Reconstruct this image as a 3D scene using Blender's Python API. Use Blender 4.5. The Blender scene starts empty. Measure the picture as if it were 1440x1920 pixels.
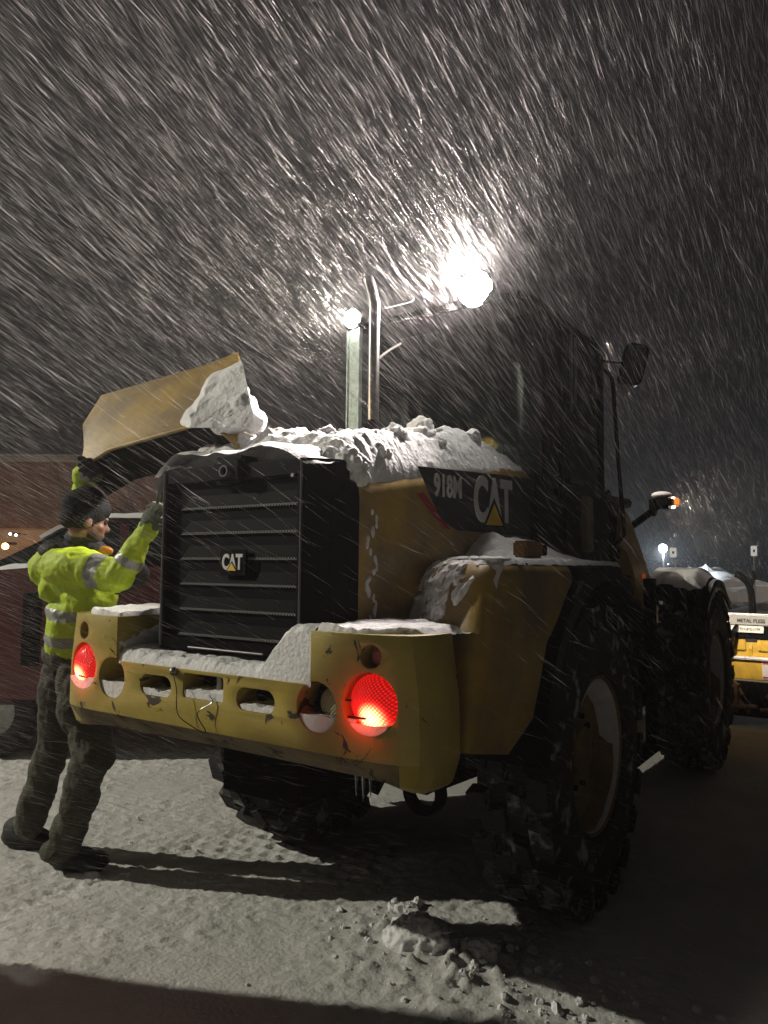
import bpy, bmesh, math, random
import numpy as np
from mathutils import Vector, Matrix, noise as mnoise
random.seed(7); RNG = np.random.default_rng(7)
R = math.radians; PI = math.pi
sc = bpy.context.scene; COL = sc.collection

# ------------------------------------------------------------------ camera
F_PX = 1384.0
CAM = Vector((1.994, -1.826, 1.5)); YAW, PITCH, ROLL = .594, .075, .010
fwd = Vector((-math.sin(YAW)*math.cos(PITCH), math.cos(YAW)*math.cos(PITCH), math.sin(PITCH)))
rgt = Vector((math.cos(YAW), math.sin(YAW), 0)); upv = rgt.cross(fwd)
rgt, upv = rgt*math.cos(ROLL)+upv*math.sin(ROLL), upv*math.cos(ROLL)-rgt*math.sin(ROLL)
cd = bpy.data.cameras.new('camera'); cam = bpy.data.objects.new('camera', cd); COL.objects.link(cam)
cd.sensor_width = 36; cd.lens = 36*F_PX/1920; cd.clip_start = .05; cd.clip_end = 600
cam.matrix_world = Matrix(((rgt.x, upv.x, -fwd.x, CAM.x), (rgt.y, upv.y, -fwd.y, CAM.y), (rgt.z, upv.z, -fwd.z, CAM.z), (0, 0, 0, 1)))
sc.camera = cam
def W(px, py, d):                    # a point of the place, from where it is seen and how far it stands
    return CAM + (fwd*F_PX + rgt*(px-720) + upv*(960-py))*(d/F_PX)

# ------------------------------------------------------------------ night sky, lamps that light the yard, exposure
wd = bpy.data.worlds.new('World'); sc.world = wd; wd.use_nodes = True
bg = wd.node_tree.nodes['Background']; bg.inputs[0].default_value = (.0058, .0050, .0052, 1); bg.inputs[1].default_value = 1.0
sc.view_settings.view_transform = 'Standard'; sc.view_settings.look = 'None'
sc.view_settings.exposure = 0; sc.view_settings.gamma = 1
cy = sc.cycles
cy.max_bounces = 6; cy.diffuse_bounces = 3; cy.glossy_bounces = 3; cy.transmission_bounces = 4; cy.transparent_max_bounces = 8
cy.volume_bounces = 0; cy.caustics_reflective = False; cy.caustics_refractive = False; cy.sample_clamp_indirect = 3
def lamp(name, kind, loc, power, col, size=.05, to=None, spot=None, blend=.5, parent=None):
    l = bpy.data.lights.new(name, kind); l.energy = power; l.color = col; l.shadow_soft_size = size
    if spot: l.spot_size = R(spot); l.spot_blend = blend
    o = bpy.data.objects.new(name, l); COL.objects.link(o); o.location = loc
    if to is not None: o.rotation_euler = (Vector(to)-Vector(loc)).to_track_quat('-Z', 'Y').to_euler()
    return o
KEY = Vector((-11.2, -5.9, 7.8))
lamp('yard_light', 'POINT', KEY, 5600, (1, .95, .80), .07)
L1 = Vector((.335, 1.42, 2.905)); L2 = Vector((-.445, 1.44, 2.90))
lamp('work_light_beam', 'SPOT', L1+Vector((0, -.04, -.01)), 900, (1, .87, .83), .05, L1+Vector((-.08, -1, .28)), 168, .9)
lamp('work_light_beam', 'SPOT', L2+Vector((0, -.04, -.01)), 330, (1, .90, .78), .03, L2+Vector((-.15, -1, .15)), 150, .7)
lamp('front_fill_light', 'SPOT', (.50, 2.93, 3.0), 95, (1, .84, .72), .05, (1.4, 12, .6), 80, .6)  # added fill for the pusher and ground ahead, no lamp body built
LF = Vector((.70, 3.98, 2.04))

# ------------------------------------------------------------------ materials
MATS = {}
def mat(name, col, rough=.6, metal=0, var=0, vscale=8, col2=None, bump=0, bscale=60, emit=None, estr=0, trans=0, spec=.5, chips=0, thin=0, sss=0, coat=0):
    m = bpy.data.materials.new(name); m.use_nodes = True; nt = m.node_tree; N = nt.nodes; Lk = nt.links
    b = N['Principled BSDF']; b.inputs['Roughness'].default_value = rough; b.inputs['Metallic'].default_value = metal
    b.inputs['Base Color'].default_value = (*col, 1); b.inputs['Specular IOR Level'].default_value = spec
    if coat: b.inputs['Coat Weight'].default_value = coat
    tc = N.new('ShaderNodeTexCoord')
    out = None
    if var or col2:
        n = N.new('ShaderNodeTexNoise'); n.inputs['Scale'].default_value = vscale; n.inputs['Detail'].default_value = 6; n.inputs['Roughness'].default_value = .65
        Lk.new(tc.outputs['Object'], n.inputs['Vector'])
        r = N.new('ShaderNodeValToRGB'); r.color_ramp.elements[0].position = .38; r.color_ramp.elements[1].position = .64
        c2 = col2 or tuple(c*(1-var) for c in col)
        r.color_ramp.elements[0].color = (*c2, 1); r.color_ramp.elements[1].color = (*col, 1)
        Lk.new(n.outputs['Fac'], r.inputs[0]); out = r.outputs[0]
        rr = N.new('ShaderNodeMapRange'); rr.inputs[3].default_value = min(1, rough*1.25); rr.inputs[4].default_value = rough*.8
        Lk.new(n.outputs['Fac'], rr.inputs[0]); Lk.new(rr.outputs[0], b.inputs['Roughness'])
    if chips:
        n2 = N.new('ShaderNodeTexNoise'); n2.inputs['Scale'].default_value = 9; n2.inputs['Detail'].default_value = 9; n2.inputs['Roughness'].default_value = .62
        n2.inputs['Distortion'].default_value = 1.2; Lk.new(tc.outputs['Object'], n2.inputs['Vector'])
        r2 = N.new('ShaderNodeValToRGB'); r2.color_ramp.elements[0].position = chips; r2.color_ramp.elements[1].position = chips+.012
        Lk.new(n2.outputs['Fac'], r2.inputs[0])
        mx = N.new('ShaderNodeMix'); mx.data_type = 'RGBA'; Lk.new(r2.outputs[0], mx.inputs[0])
        if out: Lk.new(out, mx.inputs[6])
        else: mx.inputs[6].default_value = (*col, 1)
        mx.inputs[7].default_value = (.035, .022, .012, 1); out = mx.outputs[2]
    if out: Lk.new(out, b.inputs['Base Color'])
    if bump:
        n3 = N.new('ShaderNodeTexNoise'); n3.inputs['Scale'].default_value = bscale; n3.inputs['Detail'].default_value = 5
        Lk.new(tc.outputs['Object'], n3.inputs['Vector'])
        bp = N.new('ShaderNodeBump'); bp.inputs['Strength'].default_value = bump; bp.inputs['Distance'].default_value = .01
        Lk.new(n3.outputs['Fac'], bp.inputs['Height']); Lk.new(bp.outputs[0], b.inputs['Normal'])
    if emit: b.inputs['Emission Color'].default_value = (*emit, 1); b.inputs['Emission Strength'].default_value = estr
    if trans: b.inputs['Transmission Weight'].default_value = trans
    if sss:
        b.inputs['Subsurface Weight'].default_value = sss; b.inputs['Subsurface Radius'].default_value = (.02, .02, .02); b.inputs['Subsurface Scale'].default_value = 1
    MATS[name] = m; return m
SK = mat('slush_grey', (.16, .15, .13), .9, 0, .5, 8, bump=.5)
YEL = mat('loader_yellow', (.40, .255, .035), .5, 0, 0, 3.5, (.20, .135, .05), bump=.08, bscale=30, coat=.15)
YELC = mat('chipped_yellow', (.44, .34, .055), .45, 0, 0, 3.2, (.33, .25, .05), bump=.14, bscale=35, chips=.615)
YELU = mat('chipped_shaded_underside', (.26, .19, .08), .75, 0, .55, 6, bump=.3, bscale=25, chips=.585)  # chipped yellow, darkened in colour for the shade under the face
BLK = mat('black_plastic', (.0045, .0045, .005), .42, 0, .3, 9, bump=.12, bscale=90, spec=.05)
BLKG = mat('black_gloss', (.006, .006, .007), .22)
RUB = mat('tyre_rubber', (.012, .012, .013), .8, 0, .35, 12, bump=.35, bscale=60)
RUBS = mat('rubber_with_snow', (.022, .022, .023), .8, 0, 0, 7, (.020, .020, .021), bump=.15, bscale=50)
STEEL = mat('worn_steel', (.30, .30, .29), .4, .9, .3, 20)
CHROME = mat('exhaust_chrome', (.30, .29, .28), .3, 1, .3, 14)
DARK = mat('dark_chassis', (.008, .0075, .007), .8, 0, .4, 6, bump=.2, spec=.05)
WHT = mat('letter_white', (.62, .62, .60), .5)
SNOW = mat('snow', (.80, .80, .80), .85, 0, .06, 5, bump=.55, bscale=70, sss=.0)
SNOWR = mat('crusty_snow', (.76, .75, .74), .8, 0, .18, 14, bump=.8, bscale=45)
ICE = mat('ice', (.8, .85, .85), .08, trans=.8)
def snow_spark(m):
    nt = m.node_tree; N = nt.nodes; Lk = nt.links; b = N['Principled BSDF']
    b.inputs['Specular IOR Level'].default_value = .25
def glassmat(name, tint, rough=.03, gl=.12):
    m = bpy.data.materials.new(name); m.use_nodes = True; nt = m.node_tree; N = nt.nodes; Lk = nt.links
    N.remove(N['Principled BSDF']); o = N['Material Output']
    t = N.new('ShaderNodeBsdfTransparent'); t.inputs[0].default_value = (*tint, 1)
    g = N.new('ShaderNodeBsdfGlossy'); g.inputs['Roughness'].default_value = rough; g.inputs[0].default_value = (.9, 1, .95, 1)
    f = N.new('ShaderNodeFresnel'); f.inputs[0].default_value = 1.45; mx = N.new('ShaderNodeMixShader')
    Lk.new(f.outputs[0], mx.inputs[0]); Lk.new(t.outputs[0], mx.inputs[1]); Lk.new(g.outputs[0], mx.inputs[2]); Lk.new(mx.outputs[0], o.inputs[0])
    nz = N.new('ShaderNodeTexNoise'); nz.inputs['Scale'].default_value = 14; nz.inputs['Detail'].default_value = 8; tcc = N.new('ShaderNodeTexCoord'); Lk.new(tcc.outputs['Object'], nz.inputs['Vector'])
    rm = N.new('ShaderNodeMapRange'); rm.inputs[1].default_value = .45; rm.inputs[2].default_value = .75; rm.inputs[4].default_value = gl; Lk.new(nz.outputs['Fac'], rm.inputs[0])
    df = N.new('ShaderNodeBsdfDiffuse'); df.inputs[0].default_value = (.40, .50, .46, 1); m2 = N.new('ShaderNodeMixShader'); Lk.new(rm.outputs[0], m2.inputs[0]); Lk.new(mx.outputs[0], m2.inputs[1]); Lk.new(df.outputs[0], m2.inputs[2]); Lk.new(m2.outputs[0], o.inputs[0])
    MATS[name] = m; return m
GLASS = glassmat('tinted_glass', (.35, .42, .40), .05, .05)
CARGLASS = glassmat('car_glass', (.12, .13, .13), .05)

# ------------------------------------------------------------------ helpers
def empty(name, loc=(0, 0, 0), rz=0, parent=None):
    o = bpy.data.objects.new(name, None); COL.objects.link(o); o.location = loc; o.rotation_euler = (0, 0, rz)
    o.empty_display_size = .2
    if parent: o.parent = parent
    return o
def tag(o, label=None, cat=None, group=None, kind=None):
    if label: o['label'] = label
    if cat: o['category'] = cat
    if group: o['group'] = group
    if kind: o['kind'] = kind
    return o
def link(name, me, m, parent=None, smooth=False):
    o = bpy.data.objects.new(name, me); COL.objects.link(o)
    for k in (m if isinstance(m, (list, tuple)) else [m]): me.materials.append(k)
    if parent: o.parent = parent
    if smooth:
        me.polygons.foreach_set('use_smooth', [True]*len(me.polygons))
        if len(me.polygons) < 60000: me.set_sharp_from_angle(angle=R(38))
    return o
def from_bm(name, bm, m, parent=None, smooth=False):
    me = bpy.data.meshes.new(name); bmesh.ops.recalc_face_normals(bm, faces=bm.faces[:]); bm.to_mesh(me); bm.free()
    return link(name, me, m, parent, smooth)
def from_np(name, v, f, m, parent=None, smooth=False, mi=None):
    me = bpy.data.meshes.new(name); v = np.asarray(v, dtype=np.float32); f = np.asarray(f, dtype=np.int32)
    n = f.shape[1]; me.vertices.add(len(v)); me.vertices.foreach_set('co', v.ravel())
    me.loops.add(f.size); me.loops.foreach_set('vertex_index', f.ravel())
    me.polygons.add(len(f)); me.polygons.foreach_set('loop_start', np.arange(0, f.size, n, dtype=np.int32))
    me.polygons.foreach_set('loop_total', np.full(len(f), n, dtype=np.int32))
    if mi is not None: me.polygons.foreach_set('material_index', np.asarray(mi, dtype=np.int32))
    me.update(calc_edges=True); me.validate()
    return link(name, me, m, parent, smooth)
def box(bm, a, b, bev=0):
    a = Vector(a); b = Vector(b); c = (a+b)/2; s = b-a
    r = bmesh.ops.create_cube(bm, size=1, matrix=Matrix.Translation(c) @ Matrix.Diagonal((abs(s.x), abs(s.y), abs(s.z), 1)))
    if bev:
        es = list({e for v in r['verts'] for e in v.link_edges})
        bmesh.ops.bevel(bm, geom=es, offset=bev, segments=2, affect='EDGES')
    return bm
def boxo(name, a, b, m, parent=None, bev=.006):
    return from_bm(name, box(bmesh.new(), a, b, bev), m, parent)
def tube(bm, pts, r, seg=10, cap=True):
    pts = [Vector(p) for p in pts]; n = len(pts); rs = r if isinstance(r, (list, tuple)) else [r]*n
    rings = []; pr = None
    for i, p in enumerate(pts):
        t = ((pts[min(i+1, n-1)]-p).normalized() + (p-pts[max(i-1, 0)]).normalized())
        t = t.normalized() if t.length > 1e-6 else Vector((0, 0, 1))
        if pr is None: pr = t.orthogonal().normalized()
        pr = (pr-t*pr.dot(t)).normalized(); q = t.cross(pr)
        rings.append([bm.verts.new(p+(pr*math.cos(2*PI*k/seg)+q*math.sin(2*PI*k/seg))*rs[i]) for k in range(seg)])
    for a, b in zip(rings, rings[1:]):
        for k in range(seg): bm.faces.new((a[k], a[(k+1) % seg], b[(k+1) % seg], b[k]))
    if cap: bm.faces.new(rings[0][::-1]); bm.faces.new(rings[-1])
    return bm
def tubeo(name, pts, r, m, parent=None, seg=10): return from_bm(name, tube(bmesh.new(), pts, r, seg), m, parent, True)
def smooth_path(pts, k=6):
    pts = [Vector(p) for p in pts]; o = []
    P = [pts[0]*2-pts[1]]+pts+[pts[-1]*2-pts[-2]]
    for i in range(1, len(P)-2):
        for j in range(k):
            t = j/k; a, b, c, d = P[i-1:i+3]
            o.append(.5*((2*b)+(c-a)*t+(2*a-5*b+4*c-d)*t*t+(3*b-a-3*c+d)*t**3))
    return o+[pts[-1]]
def prism(bm, poly, axis, a, b):
    def P(u, v, w): return {0: (w, u, v), 1: (u, w, v), 2: (u, v, w)}[axis]
    A = [bm.verts.new(P(u, v, a)) for u, v in poly]; B = [bm.verts.new(P(u, v, b)) for u, v in poly]; n = len(poly)
    bm.faces.new(A[::-1]); bm.faces.new(B)
    for i in range(n): bm.faces.new((A[i], A[(i+1) % n], B[(i+1) % n], B[i]))
    return bm
def prismo(name, poly, axis, a, b, m, parent=None, bev=0):
    bm = prism(bmesh.new(), poly, axis, a, b)
    if bev: bmesh.ops.bevel(bm, geom=bm.edges[:], offset=bev, segments=2, affect='EDGES')
    return from_bm(name, bm, m, parent)
def lathe(bm, prof, axis='X', seg=48, c=(0, 0, 0), close=False):
    c = Vector(c); rings = []
    for (h, r) in prof:
        ring = []
        for k in range(seg):
            a = 2*PI*k/seg; u, v = r*math.cos(a), r*math.sin(a)
            ring.append(bm.verts.new(c+Vector({'X': (h, u, v), 'Y': (u, h, v), 'Z': (u, v, h)}[axis])))
        rings.append(ring)
    pr = list(zip(rings, rings[1:])) + ([(rings[-1], rings[0])] if close else [])
    for a, b in pr:
        for k in range(seg): bm.faces.new((a[k], a[(k+1) % seg], b[(k+1) % seg], b[k]))
    return bm
def bake(o):
    dg = bpy.context.evaluated_depsgraph_get(); dg.update()
    me = bpy.data.meshes.new_from_object(o.evaluated_get(dg)); o.modifiers.clear(); old = o.data; o.data = me
    if old.users == 0 and isinstance(old, bpy.types.Mesh): bpy.data.meshes.remove(old)
    return o
def cut(o, cutters):
    for c in cutters:
        md = o.modifiers.new('b', 'BOOLEAN'); md.operation = 'DIFFERENCE'; md.solver = 'EXACT'; md.object = c
    bake(o)
    for c in cutters: bpy.data.objects.remove(c)
def tex(scale, depth=3):
    t = bpy.data.textures.new('t', 'CLOUDS'); t.noise_scale = scale; t.noise_depth = depth; return t
def blobs(name, items, m, parent=None, vox=.012, sm=3, disp=0, dscale=.1, disp2=0, dscale2=.03):
    """one continuous skin grown over tapered limbs ('c',p,q,r0,r1) and ellipsoids ('e',p,(sx,sy,sz),axes)"""
    bm = bmesh.new()
    for it in items:
        if it[0] == 'c':
            _, p, q, r0, r1 = it; p = Vector(p); q = Vector(q)
            for c, r in ((p, r0), (q, r1)): bmesh.ops.create_icosphere(bm, subdivisions=3, radius=r, matrix=Matrix.Translation(c))
            tube(bm, [p, q], [r0, r1], 20)
        else:
            _, p, s, *ax = it; M = Matrix.Translation(Vector(p))
            if ax: M = M @ ax[0].to_4x4()
            bmesh.ops.create_icosphere(bm, subdivisions=4, radius=1, matrix=M @ Matrix.Diagonal((*s, 1)))
    o = from_bm(name, bm, m, parent)
    md = o.modifiers.new('r', 'REMESH'); md.mode = 'VOXEL'; md.voxel_size = vox
    md = o.modifiers.new('s', 'SMOOTH'); md.iterations = sm; md.factor = .5
    if disp: md = o.modifiers.new('d', 'DISPLACE'); md.texture = tex(dscale); md.strength = disp; md.mid_level = .5; md.texture_coords = 'LOCAL'
    if disp2: md = o.modifiers.new('d2', 'DISPLACE'); md.texture = tex(dscale2, 2); md.strength = disp2; md.mid_level = .5; md.texture_coords = 'LOCAL'
    bake(o); o.data.polygons.foreach_set('use_smooth', [True]*len(o.data.polygons)); return o
_G = RNG.random((256, 256)).astype(np.float32)
def vnoise(x, y):
    xi = np.floor(x).astype(int); yi = np.floor(y).astype(int); fx = x-xi; fy = y-yi
    fx = fx*fx*(3-2*fx); fy = fy*fy*(3-2*fy); g = lambda a, b: _G[a & 255, b & 255]
    return (g(xi, yi)*(1-fx)+g(xi+1, yi)*fx)*(1-fy)+(g(xi, yi+1)*(1-fx)+g(xi+1, yi+1)*fx)*fy
def fbm(x, y, o=5, s=1.0, g=.5):
    v = 0; a = 1; t = 0
    for i in range(o): v = v+a*vnoise(x*s+17.3*i, y*s+9.1*i); t += a; a *= g; s *= 2.03
    return v/t
def smst(a, b, x): t = np.clip((x-a)/(b-a), 0, 1); return t*t*(3-2*t)
def sheet(name, x0, x1, y0, y1, step, fz, m, parent=None, skip=None):
    nx = int((x1-x0)/step)+1; ny = int((y1-y0)/step)+1
    X, Y = np.meshgrid(np.linspace(x0, x1, nx), np.linspace(y0, y1, ny), indexing='ij'); Z = fz(X, Y)
    v = np.stack([X, Y, Z], -1).reshape(-1, 3); i = np.arange(nx*ny).reshape(nx, ny)
    f = np.stack([i[:-1, :-1], i[1:, :-1], i[1:, 1:], i[:-1, 1:]], -1).reshape(-1, 4)
    if skip is not None:
        k = skip(X, Y, Z); q = (k[:-1, :-1] & k[1:, :-1] & k[1:, 1:] & k[:-1, 1:]).reshape(-1); f = f[~q]
        used = np.unique(f); mp = -np.ones(len(v), int); mp[used] = np.arange(len(used)); v = v[used]; f = mp[f]
    return from_np(name, v, f, m, parent, True)
def text(name, s, size, m, parent, mtx, ext=.002, bold=.0, sx=1, align='CENTER'):
    c = bpy.data.curves.new(name, 'FONT'); c.body = s; c.size = size; c.extrude = ext; c.offset = bold; c.align_x = align; c.align_y = 'CENTER'
    o = bpy.data.objects.new(name, c); COL.objects.link(o)
    dg = bpy.context.evaluated_depsgraph_get(); me = bpy.data.meshes.new_from_object(o.evaluated_get(dg)); bpy.data.objects.remove(o)
    me.transform(mtx @ Matrix.Diagonal((sx, 1, 1, 1))); return link(name, me, m, parent)

# ------------------------------------------------------------------ ground
def ground_z(X, Y):
    z = .030*(fbm(X, Y, 3, .55)-.5)
    c = fbm(X+5, Y-3, 5, 5.5, .6)
    patch = smst(.46, .62, fbm(X-8, Y+2, 3, .8))
    z = z+.013*(c-.5)*(.25+patch) + .018*patch*np.abs(fbm(X*.8+Y*.5, Y*1.9-X, 4, 9)-.5)
    # scattered crumbs kicked off the tracks
    n = fbm(X*1.0, Y*1.0, 2, 26); z = z+.008*smst(.66, .74, n)*patch+.006*smst(.6, .7, fbm(X+9, Y, 2, 48))*patch
    # clods round the broken lump
    d = np.hypot((X-.62)/.75, (Y-.72)/.40); z = z+np.clip(1-d, 0, 1)*(.05*smst(.48, .8, fbm(X+2, Y, 3, 17))+.015)
    # block prints of the tyres, pressed in behind each rear wheel
    for cx in (-.75, -1.05, -.30):
        u = X-cx; v = Y; w = smst(.20, .12, np.abs(u))*smst(1.75, 1.4, Y)*smst(-.8, .2, Y)*smst(.38, .58, fbm(X+40, Y, 2, 2.2))
        bl = (np.abs(((u*9+.5*np.floor(v*11)) % 1)-.5) < .36) & (np.abs(((v*11) % 1)-.5) < .36)
        z = z-.012*w*np.where(bl, 1, .0)
    ax, ay, bx_, by_ = -3.4, .56, -1.9, 1.76; L_ = math.hypot(bx_-ax, by_-ay); ux_, uy_ = (bx_-ax)/L_, (by_-ay)/L_
    t_ = (X-ax)*ux_+(Y-ay)*uy_; q_ = np.abs((X-ax)*-uy_+(Y-ay)*ux_+.01*np.sin(t_*3)); z = z-.022*smst(.022, .006, q_)*(t_ > 0)*(t_ < L_)
    return z
gm = mat('packed_snow', (.62, .615, .585), .75, 0, 0, 3.2, (.53, .525, .50), bump=.6, bscale=55)
near = sheet('snowy_ground', -6.5, 4.2, -2.6, 6.4, .0155, ground_z, gm); tag(near, kind='structure')
def far_z(X, Y):
    r = np.hypot(X, Y); e = smst(6, 9, r)
    z = -.045+.30*(fbm(X, Y, 4, .12)-.5)*smst(9, 30, r)
    return z+.06*(fbm(X+3, Y, 4, 1.3)-.5)*e*smst(60, 20, r)
fg = sheet('ground', -150, 150, -60, 240, .75, far_z, gm); tag(fg, kind='structure')
def mid_z(X, Y):
    e = smst(12, 20, Y)*smst(64, 50, Y)*smst(-16, -11, X)*smst(9, 6, X)
    return -.10+e*(.10+.34*(fbm(X, Y, 3, .35)-.42)+.42*(fbm(X+3, Y, 5, 1.1, .6)-.5))
mg = sheet('ground', -16, 9, 12, 64, .16, mid_z, mat('churned_snow', (.62, .57, .54), .9, 0, 0, 1.5, (.30, .26, .24), bump=.8, bscale=12)); tag(mg, kind='structure')
def bank(name, a, b, w, h, seed, step=.12):
    a = Vector((*a, 0)); b = Vector((*b, 0)); t = (b-a).normalized(); L = (b-a).length; n = Vector((-t.y, t.x, 0))
    nu = int(L/step)+2; nv = int(2*w/step)+2
    U, V = np.meshgrid(np.linspace(-w*.6, L+w*.6, nu), np.linspace(-w, w, nv), indexing='ij')
    e = smst(-w*.6, w*.5, U)*smst(L+w*.6, L-w*.5, U); c = np.clip(np.cos(np.abs(V)/w*PI/2), 0, 1)**.8
    Z = h*e*c*(.55+.75*fbm(U+seed, V+seed, 4, 1.1/w))+.75*h*e*c*(fbm(U-seed, V, 5, 3.2/w, .62)-.5)-.12
    X = a.x+t.x*U+n.x*V; Y = a.y+t.y*U+n.y*V
    v = np.stack([X, Y, Z], -1).reshape(-1, 3); i = np.arange(nu*nv).reshape(nu, nv)
    f = np.stack([i[:-1, :-1], i[1:, :-1], i[1:, 1:], i[:-1, 1:]], -1).reshape(-1, 4)
    return from_np(name, v, f, SNOWR, None, True)
tag(bank('snow_bank', (-3.9, -2.80), (-2.1, -1.70), .95, 3.4, 3, .05), 'tall snow pile added out of view to shade the foreground', 'snow bank')  # first pile is unseen, added to throw the shadow across the near ground
tag(bank('snow_bank', (-13.5, 37), (4, 46), 4.2, 1.25, 11, .25), 'long low snow bank across the far side of the lot', 'snow bank')
tag(bank('snow_bank', (-5.5, 21), (5, 26.5), 2.6, .42, 21, .2), 'low ridge of churned snow behind the front tyre', 'snow bank')
tag(bank('snow_bank', (-9.0, 48), (-5.5, 50), 2.4, 2.0, 31, .25), 'rounded bluish snow heap below the right parking sign', 'snow bank')

# ------------------------------------------------------------------ wheel loader
LOADER = empty('wheel_loader'); tag(LOADER, 'yellow wheel loader with black grille, raised hood door and lit red tail lamps', 'wheel loader')
# --- rear counterweight (a thick casting with pierced face)
def cw_half(z, s=1.0):
    k = 1+.035*np.clip((1.298-z)/.22, 0, 1)
    pl = [(0, 0), (.60, 0), (.70, .006), (.78, .022), (.83, .052), (.860, .10), (.870, .16), (.872, .22)]
    return [(x*(k if x > .6 else 1+(k-1)*max(0, (x-.3)/.3)), y) for x, y in pl]
bm = bmesh.new()
zs = [1.298, 1.24, 1.18, 1.10, 1.0, .925, .85, .835]
rows = []
for i, z in enumerate(zs):
    h = cw_half(z); ins = {6: .10, 7: .16}.get(i, 0)
    ring = [(x-ins*.25*(x > .8), y+ins*(1-min(1, x/.89)**6)) for x, y in h]
    full = [(-x, y) for x, y in ring[::-1][:-1]]+ring
    rows.append([bm.verts.new((x, y, z)) for x, y in full])
for a, b in zip(rows, rows[1:]):
    for k in range(len(a)-1): bm.faces.new((a[k], a[k+1], b[k+1], b[k]))
    bm.faces.new((a[-1], a[0], b[0], b[-1]))
bm.faces.new(rows[0]); bm.faces.new(rows[-1][::-1])
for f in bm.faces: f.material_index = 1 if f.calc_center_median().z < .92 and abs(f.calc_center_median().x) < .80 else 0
CW = from_bm('counterweight', bm, [YELC, YELU], LOADER)
def cyl_c(x, y0, y1, z, r, seg=40):
    return from_bm('c', lathe(bmesh.new(), [(y0, .0001), (y0, r), (y1, r), (y1, .0001)], 'Y', seg, (x, 0, z)), YELC)
def slot_c(x, z, w, h, y1, r=None):
    r = h/2 if r is None else r; pts = []
    for cx, cz, a0 in ((w/2-r, h/2-r, 0), (-w/2+r, h/2-r, 90), (-w/2+r, -h/2+r, 180), (w/2-r, -h/2+r, 270)):
        pts += [(x+cx+r*math.cos(R(a0+k*15)), z+cz+r*math.sin(R(a0+k*15))) for k in range(7)]
    return from_bm('c', prism(bmesh.new(), pts, 1, -.2, y1), YELC)
cs = [from_bm('c', box(bmesh.new(), (-.487, -.3, 1.128), (.487, .9, 1.5)), YELC)]
cs.append(from_bm('c', box(bmesh.new(), (-.46, .10, 1.0), (.46, .9, 1.5)), YELC))
for s in (-1, 1):
    cs += [cyl_c(s*.708, -.2, .16, 1.092, .094), cyl_c(s*.512, -.2, .15, 1.062, .080), cyl_c(s*.712, -.2, .07, 1.233, .036), slot_c(s*.252, 1.055, .175, .078, .3)]
cs.append(slot_c(0, 1.073, .205, .088, .3, .012))
cut(CW, cs)
md = CW.modifiers.new('bv', 'BEVEL'); md.width = .006; md.segments = 2; md.limit_method = 'ANGLE'; md.angle_limit = R(40); bake(CW); CW.data.polygons.foreach_set('use_smooth', [True]*len(CW.data.polygons)); CW.data.set_sharp_from_angle(angle=R(25))
# plate behind the slots, tow pin
boxo('tow_pin_plate', (-.30, .16, .98), (.30, .19, 1.11), DARK, LOADER)
tubeo('tow_pin', [(.035, .05, .99), (.035, .05, 1.14)], .013, STEEL, LOADER)
tubeo('pin_cable', smooth_path([(-.145, -.012, 1.118), (-.10, -.03, 1.06), (-.085, -.035, .98), (-.02, -.03, .945), (.05, -.025, .93), (.01, -.03, .99), (.06, -.01, 1.03), (.035, .0, 1.05)]), .0018, BLKG, LOADER, 6)
bm = bmesh.new(); bmesh.ops.create_uvsphere(bm, u_segments=14, v_segments=8, radius=.016, matrix=Matrix.Translation((-.145, -.008, 1.118)))
from_bm('cable_bolt', bm, STEEL, LOADER, True)
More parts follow.
